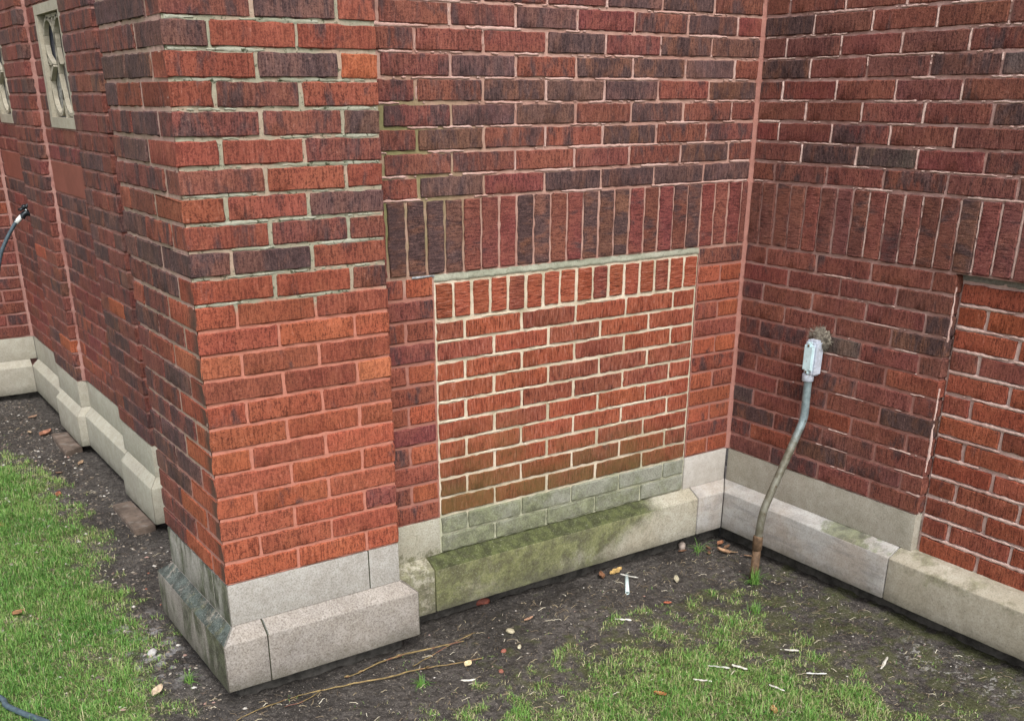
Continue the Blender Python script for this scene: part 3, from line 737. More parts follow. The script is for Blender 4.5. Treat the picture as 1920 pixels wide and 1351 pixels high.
# trodden dip along the walls
xf, yf = X_.ravel(), Y_.ravel()
nyy = len(ys); q = (np.arange(len(xs)-1)[:, None]*nyy+np.arange(nyy-1)[None, :]).ravel()
me = bpy.data.meshes.new('ground')
verts = np.stack([xf, yf, Z_], 1); faces = np.stack([q, q+nyy, q+nyy+1, q+1], 1)
me.vertices.add(len(verts)); me.vertices.foreach_set('co', verts.ravel())
me.loops.add(faces.size); me.loops.foreach_set('vertex_index', faces.ravel())
me.polygons.add(len(faces)); me.polygons.foreach_set('loop_start', np.arange(0, faces.size, 4)); me.update(calc_edges=True); me.shade_smooth()
dn = density(xf, yf)
at = me.attributes.new('lawn', 'FLOAT', 'POINT'); at.data.foreach_set('value', dn.astype(np.float32))
def soil_mat():
    N = NT('soil'); P, X, Y, Z, NX = N.pos()
    n1 = N.noise(P, 3.5, 4, .6); n2 = N.noise(P, 45, 5, .7); n3 = N.noise(P, 190, 3, .7)
    c = N.mix(N.ramp(n1, .35, .65), (.045, .040, .037), (.105, .093, .084))
    c = N.mix(N.ramp(n2, .40, .60, .75, 0), c, (.020, .017, .015))
    c = N.mix(N.ramp(n3, .57, .68, 0, .7), c, (.22, .19, .155))
    g = N.math('MULTIPLY', N.ramp(N.math('ADD', N.noise(P, 11, 4, .65), N.ramp(Y, -.1, -.6, -.12, .06)), .50, .64), .6)
    c = N.mix(N.math('MULTIPLY', g, N.ramp(N.math('ADD', X, 0), -1.6, -1.3)), c, (.075, .085, .025))
    a = N.n('ShaderNodeAttribute', attribute_name='lawn').outputs['Fac']
    far = N.ramp(N.math('MAXIMUM', N.math('MULTIPLY', X, -1.0), N.math('MULTIPLY', Y, -1.0)), 3.2, 4.2)
    c = N.mix(N.math('MAXIMUM', N.math('MULTIPLY', a, .8), far), c, N.mix(N.ramp(N.noise(P, 60, 4), .4, .6), (.06, .085, .02), (.11, .13, .035)))
    # damp silvery puddled mud beside the buttress and pale lime wash
    w = N.noise(P, 16, 4, .7)
    L_ = N.math('MULTIPLY', N.ramp(N.math('ABSOLUTE', N.math('ADD', X, 2.30)), .03, .14, 1, 0), N.ramp(N.math('ABSOLUTE', N.math('SUBTRACT', Y, .35)), .1, .4, 1, 0))
    c = N.mix(N.math('MULTIPLY', L_, N.ramp(w, .5, .62)), c, (.30, .29, .29))
    L2 = N.math('MULTIPLY', N.ramp(N.math('ABSOLUTE', N.math('ADD', X, .20)), .03, .15, 1, 0), N.ramp(N.math('ABSOLUTE', N.math('ADD', Y, 1.25)), .08, .35, 1, 0))
    c = N.mix(N.math('MULTIPLY', L2, N.ramp(N.noise(P, 42, 4, .75), .54, .63)), c, (.33, .32, .30))
    c = N.mix(N.ramp(N.noise(P, 120, 2, .6), .60, .70, 0, .55), c, (.27, .24, .20))
    N.bump(N.math('ADD', N.math('MULTIPLY', n2, .7), N.math('MULTIPLY', n3, .3)), .022, 1)
    wet = N.ramp(n1, .42, .6, .5, .9)
    return N.out(c, wet)
gr = link('ground', me, soil_mat()); gr['kind'] = 'structure'

def big_mesh(name, V, F, attr=None):
    me = bpy.data.meshes.new(name); me.vertices.add(len(V)); me.vertices.foreach_set('co', V.astype(np.float32).ravel())
    n = F.shape[1]; me.loops.add(F.size); me.loops.foreach_set('vertex_index', F.ravel().astype(np.int32))
    me.polygons.add(len(F)); me.polygons.foreach_set('loop_start', np.arange(0, F.size, n)); me.update(calc_edges=True)
    if attr is not None:
        a_ = me.attributes.new('tint', 'FLOAT', 'POINT'); a_.data.foreach_set('value', attr.astype(np.float32))
    return me
def tint_mat(name, stops, rough=.6, trans=False):
    N = NT(name); a = N.n('ShaderNodeAttribute', attribute_name='tint').outputs['Fac']
    cr = N.n('ShaderNodeValToRGB', {'Fac': a}); e = cr.color_ramp.elements
    while len(e) < len(stops): e.new(.5)
    for el, (p, c) in zip(e, stops): el.position = p; el.color = (*c, 1)
    return N.out(cr.outputs[0], rough)
def blades(n, x0, x1, y0, y1, dfun, lmin, lmax, wid, tintf, lean=.6):
    x = rng.uniform(x0, x1, n); y = rng.uniform(y0, y1, n); d = dfun(x, y)
    k = rng.random(n) < d; x, y, d = x[k], y[k], d[k]; n = len(x); z = gh(x, y)-.002
    L = rng.uniform(lmin, lmax, n)*(.45+.55*d)*np.clip(1+.9*fbm(x, y, 13, 41)+.5*fbm(x, y, 40, 42), .45, 1.9); a = rng.uniform(0, 2*math.pi, n); le = np.abs(rng.normal(0, lean, n))+.15
    dx, dy = np.cos(a), np.sin(a); wa = a+math.pi/2+rng.normal(0, .4, n); wx, wy = np.cos(wa)*wid*rng.uniform(.6, 1.3, n), np.sin(wa)*wid*rng.uniform(.6, 1.3, n)
    V = np.zeros((n, 5, 3))
    for j, (t, w) in enumerate(((0, 1), (.5, .85))):
        th = le*(t*.6); hx = L*t*np.sin(th); hz = L*t*np.cos(th)
        V[:, 2*j] = np.stack([x+dx*hx-wx*w, y+dy*hx-wy*w, z+hz], 1); V[:, 2*j+1] = np.stack([x+dx*hx+wx*w, y+dy*hx+wy*w, z+hz], 1)
    th = np.minimum(le, 1.5); V[:, 4] = np.stack([x+dx*L*np.sin(th), y+dy*L*np.sin(th), z+np.maximum(L*np.cos(th), .003)], 1)
    b = np.arange(n)[:, None]*5
    F = np.concatenate([b+np.array([[0, 1, 3]]), b+np.array([[0, 3, 2]]), b+np.array([[2, 3, 4]])], 0)
    return V.reshape(-1, 3), F, np.repeat(tintf(x, y, d), 5)
def gt(x, y, d):
    n = len(x); yel = .5+.5*fbm(x, y, 5, 12)
    t = rng.normal(.29, .15, n)+.30*(yel-.5)+(1-d)*.34
    dead = rng.random(n) < (.05+.22*(1-d)); t[dead] = rng.uniform(.8, 1, dead.sum()); return np.clip(t, 0, 1)
GM = tint_mat('grass_blade', [(0, (.04, .14, .022)), (.35, (.115, .25, .045)), (.62, (.22, .33, .09)), (.8, (.30, .30, .13)), (1, (.44, .39, .25))], .55)
parts = [blades(130000, -3.15, -2.05, -.35, 2.7, density, .010, .040, .0011, gt, .95),
         blades(20000, -3.2, -2.1, 2.7, 3.8, density, .014, .042, .0014, gt, .95),
         blades(130000, -2.3, -.25, -1.95, -.36, density, .010, .040, .0011, gt, .95)]
thatch = lambda x, y, d: np.clip(rng.normal(.80, .13, len(x)), .3, 1)
parts += [blades(30000, -3.15, -2.0, -.35, 2.9, density, .012, .034, .0009, thatch, 2.2), blades(45000, -2.3, -.25, -1.95, -.36, lambda x, y: np.clip(density(x, y)*1.3+.05, 0, 1), .012, .034, .0009, thatch, 2.2)]
off = 0; VV = []; FF_ = []; TT = []
for V, F, t in parts: VV.append(V); FF_.append(F+off); TT.append(t); off += len(V)
grs = link('grass', big_mesh('grass', np.concatenate(VV), np.concatenate(FF_), np.concatenate(TT)), GM)
grs['kind'] = 'stuff'; tag(grs, 'short damp green lawn grass thinning out towards the bare soil', 'grass')
# thin sprouts and moss tufts on the bare soil
def d_sparse(x, y):
    n = fbm(x, y, 7, 21)*.7+fbm(x, y, 20, 22)*.5
    ok = ((x < -.07) & (y < -.06)) | (x < -2.22)
    ok &= ~((x > -2.23) & (x < -1.53) & (y > -.17))
    return np.clip(n*1.4-.14, 0, .8)*ok
def st(x, y, d): return np.clip(rng.normal(.55, .22, len(x)), 0, 1)
V, F, t = blades(30000, -2.5, -.07, -1.3, 3.2, d_sparse, .008, .025, .0010, st, .9)
o = link('sprouts', big_mesh('sprouts', V, F, t), GM); o['kind'] = 'stuff'; tag(o, 'sparse tiny sprouts and moss scattered over the dark bare soil', 'sprouts')
# dead straw and chips
def soilmask(x, y, m=.02):
    k = ((x < -.06-m) & (y < -.06-m)) | (x < -2.0-m)
    return k & ~((x > -2.20-m) & (x < -1.53+m) & (y > -.16-m) & (y < .5+m))
def straw(n):
    x = rng.uniform(-2.7, -.05, n); y = np.where(rng.random(n) < .6, rng.uniform(-1.6, .0, n), rng.uniform(-.3, 3.8, n)); k = soilmask(x, y)
    x, y = x[k], y[k]; n = len(x); z = gh(x, y)+rng.uniform(.001, .006, n); L = rng.uniform(.008, .035, n); a = rng.uniform(0, 6.28, n); c = rng.normal(0, .35, n)*(rng.random(n) < .5); w = rng.uniform(.0004, .0010, n)
    V = np.zeros((n, 8, 3))
    for j in range(4):
        s = (j/3-.5); aa = a+c*s; px, py = x+np.cos(aa)*L*s, y+np.sin(aa)*L*s
        V[:, 2*j] = np.stack([px-np.sin(aa)*w, py+np.cos(aa)*w, z+.003*np.sin(j*1.7)], 1); V[:, 2*j+1] = np.stack([px+np.sin(aa)*w, py-np.cos(aa)*w, z+.001+.003*np.sin(j*1.7)], 1)
    b = np.arange(n)[:, None]*8; F = np.concatenate([b+np.array([[2*j, 2*j+1, 2*j+3, 2*j+2]]) for j in range(3)], 0)
    return V.reshape(-1, 3), F, np.repeat(rng.random(n), 8)
V, F, t = straw(5000)
o = link('straw', big_mesh('straw', V, F, t), tint_mat('straw', [(0, (.05, .04, .03)), (.5, (.15, .11, .07)), (.8, (.30, .25, .16)), (1, (.5, .47, .38))], .8))
o['kind'] = 'stuff'; tag(o, 'dead straw and dry grass stalks littering the soil by the plinths', 'straw')
def chips(n, area, smin, smax, cx=None):
    x = rng.uniform(area[0], area[1], n); y = rng.uniform(area[2], area[3], n); k = soilmask(x, y, .0); x, y = x[k], y[k]; n = len(x)
    s = smin+(smax-smin)*rng.random(n)**3; z = gh(x, y)+s*.15; a = rng.uniform(0, 6.28, n)
    base = np.array([(1, 0, 0), (.2, .8, 0), (-.9, .4, 0), (-.7, -.6, 0), (.3, -.9, 0), (0, 0, .6)])
    V = np.zeros((n, 6, 3))
    for j in range(6):
        bx_, by_, bz_ = base[j]; r = rng.uniform(.6, 1.2, n)*s; ex = rng.uniform(.5, 1, n)
        V[:, j, 0] = x+(np.cos(a)*bx_-np.sin(a)*by_*ex)*r; V[:, j, 1] = y+(np.sin(a)*bx_+np.cos(a)*by_*ex)*r; V[:, j, 2] = z+bz_*s*.6-(bz_ == 0)*s*.15
    b = np.arange(n)[:, None]*6; F = np.concatenate([b+np.array([[j, (j+1) % 5, 5]]) for j in range(5)], 0)
    return V.reshape(-1, 3), F, np.repeat(rng.random(n)**1.2, 6)
parts = [chips(10000, (-2.5, -.06, -1.5, 0), .0009, .0050), chips(2500, (-1.0, -.06, -1.3, -.1), .0012, .006), tuple((a, b, t**2.2) if i == 2 else (a, b, t) for i, (a, b, t) in enumerate([chips(9000, (-2.7, -2.0, -.2, 3.85), .0014, .012)]))[0]]
off = 0; VV = []; FF_ = []; TT = []
for V, F, t in parts: VV.append(V); FF_.append(F+off); TT.append(t); off += len(V)
o = link('soil_chips', big_mesh('soil_chips', np.concatenate(VV), np.concatenate(FF_), np.concatenate(TT)),
         tint_mat('chips', [(0, (.05, .042, .036)), (.45, (.13, .105, .085)), (.78, (.24, .20, .155)), (.95, (.50, .48, .44)), (1, (.22, .08, .05))], .8))
o['kind'] = 'stuff'; tag(o, 'small pale grit, paint flakes and wood chips scattered over the soil', 'grit')

def gz(x, y): return float(gh(x, y)[0])
# ================================================================== CONDUIT
def tube(name, pts, r, mat, parent=None, seg=14, cap=True, rfun=None):
    P = [Vector(p) for p in pts]; vs = []; fs = []
    for i, p in enumerate(P):
        t = (P[min(i+1, len(P)-1)]-P[max(i-1, 0)]).normalized()
        a = t.cross(Vector((.3, 1, .1))).normalized(); b = t.cross(a).normalized(); rr = r if rfun is None else rfun(i/(len(P)-1))*r
        for k in range(seg):
            an = 2*math.pi*k/seg; vs.append(p+(a*math.cos(an)+b*math.sin(an))*rr)
    for i in range(len(P)-1):
        for k in range(seg): q = i*seg; fs.append((q+k, q+(k+1) % seg, q+seg+(k+1) % seg, q+seg+k))
    if cap: fs.append(tuple(range(seg))[::-1]); fs.append(tuple((len(P)-1)*seg+k for k in range(seg)))
    return link(name, pyd(name, vs, fs, True), mat, parent)
def smooth(pts, n=6):
    P = [Vector(p) for p in pts]; out = []
    for i in range(len(P)-1):
        p0, p1, p2, p3 = P[max(i-1, 0)], P[i], P[i+1], P[min(i+2, len(P)-1)]
        for k in range(n):
            t = k/n; out.append(.5*((2*p1)+(-p0+p2)*t+(2*p0-5*p1+4*p2-p3)*t*t+(-p0+3*p1-3*p2+p3)*t**3))
    out.append(P[-1]); return out
YC = -.405
galv = plain('galvanised_steel', (.27, .29, .28), .5, metal=.35, var=.35, scale=25, bump=.0006, coat=((.17, .15, .095), .85, 9, .44))
def pipe_mat():
    N = NT('galvanised_pipe'); P, X, Y, Z, NX = N.pos(); n = N.noise(P, 30, 4, .7)
    up_ = N.ramp(N.math('ADD', Z, N.math('MULTIPLY', N.math('SUBTRACT', n, .5), .12)), .12, .24)
    c = N.mix(up_, N.mix(N.ramp(n, .35, .65), (.11, .10, .07), (.19, .185, .15)), N.mix(N.ramp(n, .35, .65), (.14, .185, .20), (.24, .30, .315)))
    c = N.mix(N.ramp(N.noise(P, 70, 3, .7), .62, .70, 0, .8), c, (.09, .055, .035))
    N.b.inputs['Metallic'].default_value = .25; N.bump(n, .0008); return N.out(c, .5)
galv = pipe_mat()
rust = plain('rusty_coupling', (.12, .075, .045), .7, metal=.3, var=.4, scale=50)
con = thing('electrical_conduit', 'bent galvanised conduit rising from the soil to a pale outlet box on the right wall', 'conduit', (-.225, YC, G))
tube('pipe', smooth([(-.043, YC, .385), (-.042, YC, .31), (-.041, YC, .25), (-.048, YC, .215), (-.066, YC, .178), (-.095, YC, .122), (-.165, YC, -.010), (-.190, YC, -.060), (-.207, YC, -.10), (-.216, YC, -.145), (-.221, YC, -.21), (-.223, YC, -.24)], 5), .0148, galv, con)
tube('coupling', [(-.222, YC, -.198), (-.2225, YC, -.2), (-.2225, YC, -.252), (-.2225, YC, -.254)], .0185, rust, con, rfun=lambda t: .88 if t in (0, 1) else 1)
tube('lower_pipe', [(-.223, YC, -.25), (-.225, YC, -.46)], .0158, rust, con)
# conduit body: rounded box with raised cover and hub
boxm = plain('weathered_white_paint', (.46, .50, .58), .5, var=.2, scale=40, coat=((.33, .34, .36), .8, 60, .56))
bm = bmesh.new(); bmesh.ops.create_cube(bm, size=1)
for v in bm.verts: v.co = Vector((v.co.x*.050, v.co.y*.050*(1 if v.co.z > 0 else .86), v.co.z*.128))
bmesh.ops.bevel(bm, geom=[e for e in bm.edges], offset=.007, segments=2, affect='EDGES')
bxo = link('outlet_box', from_bm(bm, 'outlet_box', False), boxm, con); bxo.location = (-.034, YC-.006, .456)
bm = bmesh.new(); bmesh.ops.create_cube(bm, size=1)
for v in bm.verts: v.co = Vector((v.co.x*.010, v.co.y*.040, v.co.z*.114))
bmesh.ops.bevel(bm, geom=[e for e in bm.edges if abs((e.verts[0].co-e.verts[1].co).normalized().x) > .9], offset=.012, segments=4, affect='EDGES')
bmesh.ops.bevel(bm, geom=[e for e in bm.edges if all(v.co.x < 0 for v in e.verts)], offset=.003, segments=2, affect='EDGES')
cv = link('cover_plate', from_bm(bm, 'cover_plate', False), plain('pale_blue_cover', (.56, .72, .76), .45, var=.12, scale=30, coat=((.4, .46, .48), .7, 70, .60)), bxo)
cv.location = (-.029, 0, .003)
for s in (-1, 1):
    sc = tube('screw', [(-.033, 0, s*.047), (-.0365, 0, s*.047)], .004, rust, bxo, seg=8)
hb = tube('hub', [(0-.009, .008, -.058), (-.009, .008, -.066), (-.009, .008, -.084), (-.009, .008, -.086)], .021, boxm, bxo, rfun=lambda t: .9 if t > .95 else 1)
# fibrous sealant lump behind the box
bm = bmesh.new(); bmesh.ops.create_icosphere(bm, subdivisions=4, radius=1)
for v in bm.verts:
    n = v.co.normalized(); k = 1+.28*mn.noise(n*2.1)+.20*mn.noise(n*7)+.10*mn.noise(n*19)
    v.co = Vector((n.x*.016*k, n.y*.040*k, n.z*.040*k))
lump = link('sealant_lump', from_bm(bm, 'sealant_lump', True), plain('fibre_sealant', (.20, .175, .14), .95, var=.55, scale=70, bump=.006), con); lump.location = (-.012, YC-.010, .520)
fv = []; ff = []
for k in range(420):
    a = rng.uniform(0, 6.28); r = rng.uniform(.6, 1.05); c = Vector((-.022+rng.uniform(-.012, .012), YC-.010+.041*r*math.cos(a), .520+.043*r*math.sin(a)))
    d = Vector((rng.normal(-.2, .5), math.cos(a)+rng.normal(0, .5), math.sin(a)+rng.normal(0, .5))).normalized()*rng.uniform(.006, .018); w = d.cross(Vector((1, .2, .1))).normalized()*.0006
    b = len(fv); fv += [c-w, c+w, c+d*.5+w*.8+Vector((0, 0, .002)), c+d]; ff += [(b, b+1, b+2), (b, b+2, b+3)]
fb = link('fibres', pyd('fibres', fv, ff), lump.data.materials[0], con); fb['kind'] = 'stuff'
bpy.context.view_layer.update()
inv = Matrix.Translation(-con.location)
for ch in con.children: ch.matrix_parent_inverse = inv

# ================================================================== TAP AND HOSE
tap = thing('wall_tap', 'black and chrome garden tap sticking out of the far brick bay', 'tap', (XB, 3.16, .766))
dark = plain('tap_dark', (.03, .035, .04), .35, metal=.6, var=.3); chrome = plain('tap_chrome', (.5, .53, .55), .25, metal=.8)
def local_tube(*a, **k): return tube(*a, **k)
tube('flange', [(0, 0, 0), (-.008, 0, 0)], .032, dark, tap)
tube('valve_body', smooth([(-.004, 0, 0), (-.025, 0, .0), (-.045, 0, .004), (-.062, .0, -.004), (-.072, 0, -.020)], 4), .015, dark, tap)
tube('spindle', [(-.035, 0, .0), (-.050, -.0, .032)], .009, chrome, tap)
bm = bmesh.new()
for k in range(5):
    a = 2*math.pi*k/5; g = bmesh.ops.create_cube(bm, size=1)['verts']
    for v in g: v.co = Vector((v.co.x*.035+.018, v.co.y*.012, v.co.z*.010)); v.co = Matrix.Rotation(a, 3, 'Z') @ v.co
g = bmesh.ops.create_uvsphere(bm, u_segments=10, v_segments=6, radius=.014)
hd = link('handle', from_bm(bm, 'handle', True), dark, tap); hd.location = (-.052, 0, .034); hd.rotation_euler = (0, -.5, 0)
tube('connector', [(-.068, 0, -.008), (-.090, 0, -.028), (-.104, .0, -.042)], .012, plain('connector_white', (.6, .62, .6), .5), tap)
hose_m = plain('hose_blue_grey', (.055, .082, .10), .25, var=.25)
hp = [(XB-.098, 3.16, .735), (XB-.118, 3.16, .71), (XB-.165, 3.16, .643), (XB-.211, 3.16, .553), (XB-.26, 3.18, .36), (XB-.32, 3.20, .04), (XB-.38, 3.22, -.24), (XB-.60, 3.25, G+.02), (-2.9, 2.8, G+.02), (-3.25, 1.8, G+.02), (-3.2, .9, G+.02), (-2.87, .42, G+.022), (-2.775, .249, G+.022), (-2.765, .188, G+.022), (-2.735, .118, G+.022), (-2.66, -.05, G+.022), (-2.62, -.4, G+.022)]
h_ = tube('garden_hose', smooth(hp, 8), .0095, hose_m, seg=12)
tag(h_, 'blue-black garden hose hanging from the tap and reappearing in the grass at the lower left', 'hose')

# ================================================================== PAVERS, TWIGS, LITTER
pav_m = plain('brown_paver', (.13, .098, .078), .8, var=.35, scale=14, bump=.003, coat=((.2, .185, .165), .5, 20, .55))
def paver(c, z, th, lab):
    bm = bmesh.new(); t = [bm.verts.new((x, y, z+random.uniform(-.002, .002))) for x, y in c]; b = [bm.verts.new((x, y, z-th)) for x, y in c]
    bm.faces.new(t); bm.faces.new(b[::-1])
    for i in range(4): bm.faces.new((t[i], b[i], b[(i+1) % 4], t[(i+1) % 4]))
    bmesh.ops.recalc_face_normals(bm, faces=bm.faces); bmesh.ops.bevel(bm, geom=bm.edges[:], offset=.004, segments=2, affect='EDGES')
    o = link('paving_brick', from_bm(bm, 'paving_brick'), pav_m); tag(o, lab, 'paving brick', 'loose paving bricks laid against the side plinth')
paver([(-2.063, 1.691), (-1.979, 1.698), (-1.972, 1.349), (-2.068, 1.329)], -.345, .05, 'brown paving brick on the soil, nearer one, against the plinth close to the buttress')
paver([(-2.057, 2.952), (-1.972, 2.936), (-1.970, 2.627), (-2.066, 2.576)], -.346, .05, 'brown paving brick on the soil, farther one, under the far pilaster')
tw = plain('willow_twig', (.20, .145, .06), .6, var=.45, scale=30, coat=((.15, .055, .045), .85, 9, .50))
def twig(pts, r, lab, forks=()):
    t = thing('twig', lab, 'twig', (pts[0][0], pts[0][1], G), 'long fallen twigs in front of the buttress')
    def mk(p, nm, rr):
        q = smooth([(x-pts[0][0], y-pts[0][1], gz(x, y)+.006+h-G) for x, y, h in p], 6); 
        q = [v+mn.noise_vector(v*30)*.0025 for v in q]
        return tube(nm, q, rr, tw, t, seg=8, rfun=lambda s: 1-.62*abs(s-.55)*1.6)
    mk(pts, 'stem', r)
    for f in forks: mk(f, 'side_shoot', r*.6)
    for k in range(3):
        i = random.randrange(len(pts)); x, y, h = pts[i]
        bm = bmesh.new(); bmesh.ops.create_icosphere(bm, subdivisions=1, radius=.0055)
        b = link('bud', from_bm(bm, 'bud'), tw, t); b.location = (x-pts[0][0], y-pts[0][1], gz(x, y)+.009+h-G); b.scale = (1.8, .8, .7)
twig([(-1.83, -.190, 0), (-1.78, -.188, 0), (-1.73, -.185, .004), (-1.636, -.178, .008), (-1.556, -.187, .012), (-1.47, -.20, .012), (-1.406, -.214, .008)], .0032, 'yellow-brown twig lying closest to the buttress plinth, its tip forked', [[(-1.44, -.207, .01), (-1.50, -.222, .006), (-1.57, -.235, .002), (-1.62, -.243, 0)], [(-1.44, -.207, .01), (-1.38, -.205, .016), (-1.35, -.20, .014)]])
twig([(-2.22, -.262, 0), (-2.153, -.242, 0), (-1.999, -.205, .0), (-1.904, -.228, .0), (-1.82, -.255, .004), (-1.743, -.278, .006), (-1.66, -.285, .006), (-1.594, -.292, .006), (-1.5, -.32, .003), (-1.414, -.342, 0)], .0028, 'reddish twig lying parallel on the soil farther out from the plinth', [[(-1.93, -.222, 0), (-2.0, -.26, 0), (-2.07, -.262, 0)]])

def leaf(x, y, L, W, rot, col, lab, cat='leaf', name='fallen_leaf', curl=.25, lobes=0, group='fallen leaves', mat=None, tilt=.1):
    vs = []; fs = []; n = 10; m = 4
    for i in range(n+1):
        t = i/n; w = W*math.sin(math.pi*min(1, t*.96+.04))**.7*(1-.25*t)
        if lobes: w *= .55+.55*abs(math.sin(t*math.pi*lobes))
        for j in range(-m, m+1):
            s = j/m; vs.append((L*(t-.5), w*.5*s, curl*W*(s*s)*.6+.12*L*(t-.5)**2*4*curl+.0008*math.sin(i*2+j)))
    for i in range(n):
        for j in range(2*m): q = i*(2*m+1)+j; fs.append((q, q+2*m+1, q+2*m+2, q+1))
    o = link(name, pyd(name, vs, fs, True), mat or plain('leaf_'+lab[:6].strip(), col, .7, var=.4, scale=60)); o.location = (x, y, gz(x, y)+.006); o.rotation_euler = (tilt, random.uniform(-.15, .15), rot)
    sm = o.modifiers.new('thick', 'SOLIDIFY'); sm.thickness = .0008
    tag(o, lab, cat, group); return o
leaf(-.62, -.064, .070, .034, .2, (.36, .24, .09), 'yellow lobed leaf on the soil below the mossy plinth', lobes=3, curl=.22)
leaf(-.695, -.068, .055, .026, 1.1, (.20, .10, .055), 'brown curled leaf just left of the yellow leaf', curl=.6)
leaf(-.643, -.384, .034, .015, -.2, (.33, .10, .055), 'small terracotta-red dead leaf in the middle of the soil', curl=.2)
leaf(-.476, -.248, .05, .022, .9, (.36, .33, .24), 'pale greenish dried leaf near the conduit foot', curl=.5)
leaf(-1.475, -.351, .030, .026, .4, (.55, .45, .27), 'cream leaf scrap beside the twig tips', curl=.4)
leaf(-1.095, -.847, .04, .022, 2, (.33, .13, .05), 'rust-brown leaf in the lower grass, left one', curl=.5)
leaf(-.863, -1.093, .04, .022, 1, (.36, .20, .08), 'tan-brown leaf at the bottom edge, right in the grass', curl=.5)
leaf(-2.612, .859, .05, .03, .2, (.27, .13, .07), 'orange-brown leaf lying on the left lawn at mid height', curl=.3)
leaf(-2.225, 2.016, .05, .028, 1.2, (.25, .09, .05), 'dark reddish leaf at the lawn edge on the left', curl=.3)
leaf(-2.52, 1.75, .06, .04, 2.2, (.38, .15, .08), 'reddish leaf against the left edge of the photo', curl=.3)
leaf(-2.07, 3.02, .07, .045, .3, (.26, .12, .075), 'large orange-brown leaf near the far paving brick', curl=.6)
leaf(-1.13, -.20, .05, .012, .3, (.34, .20, .13), 'narrow brown leaf under the left of the mossy plinth', curl=.4)
leaf(-.14, -.16, .06, .028, 1.8, (.36, .22, .13), 'tan leaf in the inner corner litter', curl=.6)
leaf(-.10, -.10, .05, .026, .4, (.28, .13, .07), 'red-brown leaf pushed into the inner corner', curl=.6)
leaf(-2.36, .04, .05, .03, .7, (.42, .33, .24), 'pale tan leaf on the mud left of the buttress corner', curl=.5)
for (x, y, l_, w_, a_, c_, lab) in [
    (-.085, -.125, .045, .018, .3, (.17, .095, .055), 'mid-brown dead leaf touching the right plinth in the inner corner litter'),
    (-.15, -.085, .038, .016, 1.4, (.12, .065, .04), 'dark brown dead leaf against the mossy plinth end in the inner corner litter'),
    (-.12, -.19, .042, .014, 2.3, (.22, .15, .09), 'straw-tan leaf scrap between the inner corner and the conduit foot'),
    (-.19, -.13, .032, .016, .8, (.15, .075, .045), 'reddish-brown leaf scrap at the tip of the flopped green tuft'),
    (-.09, -.25, .040, .015, 1.9, (.20, .12, .07), 'curled brown leaf under the veined plinth just left of the conduit'),
    (-.26, -.05, .036, .016, 2.9, (.14, .07, .04), 'dark leaf scrap under the mossy plinth just left of the pinkish stone')]:
    leaf(x, y, l_, w_, a_, c_, lab, curl=.3, group='dead leaves gathered in the inner corner')
for (x, y, l_, w_, a_, c_, lab) in [
    (-2.06, 3.42, .055, .028, .4, (.24, .15, .10), 'brown leaf on the dark soil deep in the far bay below the tap'),
    (-2.14, 3.10, .045, .024, 1.7, (.33, .24, .16), 'pale tan leaf on the soil left of the far paving brick'),
    (-2.03, 2.42, .050, .024, .9, (.28, .19, .12), 'tan leaf on the soil between the two paving bricks, beside the bay plinth'),
    (-2.16, 2.30, .035, .020, 2.5, (.15, .09, .06), 'dark brown leaf on the soil between the two paving bricks, nearer the lawn')]:
    leaf(x, y, l_, w_, a_, c_, lab, curl=.35, group='dead leaves along the side wall')
wh = plain('white_plastic', (.72, .74, .72), .5, var=.1)
def rod(name, p, q, r, mat, lab, cat, h=.006, group=None, seg=10):
    t = tube(name, [(0, 0, 0), (q[0]-p[0], q[1]-p[1], gz(*q)-gz(*p))], r, mat, seg=seg, cap=False)
    s = t.modifiers.new('wall', 'SOLIDIFY'); s.thickness = .0012
    t.location = (p[0], p[1], gz(*p)+h); return tag(t, lab, cat, group)
rod('plastic_tube', (-.622, -.128), (-.716, -.245), .0075, plain('pale_blue_plastic', (.56, .68, .68), .4, var=.1), 'short pale blue-white plastic tube lying on the soil', 'tube', .008)
def scrap(x0, y0, x1, y1, w, lab, col=(.52, .50, .44), h=.003, name='paint_flake', cat='paint flake', group='white flakes and scraps on the ground'):
    L = math.hypot(x1-x0, y1-y0)*.8; w *= .8; h = min(h, .012); n = 7; vs = []; fs = []
    for i in range(n+1):
        t = i/n; ww = w*(.55+.45*math.sin(math.pi*t))*(1+.35*mn.noise(Vector((x0*9, t*7, 0))))
        for s in (-1, 0, 1): vs.append((L*(t-.5), ww*.5*s+.15*w*mn.noise(Vector((t*5, x0, 2))), .004*mn.noise(Vector((t*4, s, x0*5)))+(.002 if s == 0 else 0)))
    for i in range(n):
        for j in range(2): q = i*3+j; fs.append((q, q+3, q+4, q+1))
    o = link(name, pyd(name, vs, fs), plain('flake', col, .6, var=.2)); x, y = (x0+x1)/2, (y0+y1)/2
    o.location = (x, y, gz(x, y)+h); o.rotation_euler = (random.uniform(-.2, .2), 0, math.atan2(y1-y0, x1-x0))
    sm = o.modifiers.new('thick', 'SOLIDIFY'); sm.thickness = .002
    return tag(o, lab, cat, group)
scrap(-.650, -.112, -.604, -.187, .010, 'white flake lying across the head of the plastic tube', h=.012, col=(.42, .41, .37))
scrap(-.901, -.383, -.845, -.430, .010, 'straight white sliver on the soil right of centre')
scrap(-1.545, -.405, -1.49, -.432, .012, 'white flake just below the twigs')
scrap(-.79, -.84, -.765, -.90, .014, 'frayed white scrap in the grass, upper of the middle pair', h=.02)
scrap(-.955, -.835, -.905, -.885, .010, 'short white flake in the grass, lower of the middle pair', h=.02)
scrap(-.775, -.985, -.76, -1.05, .010, 'slim white flake low in the right-hand grass', h=.02)
scrap(-.57, -.862, -.528, -.90, .014, 'white bark-like scrap at the grass edge on the right', h=.012)
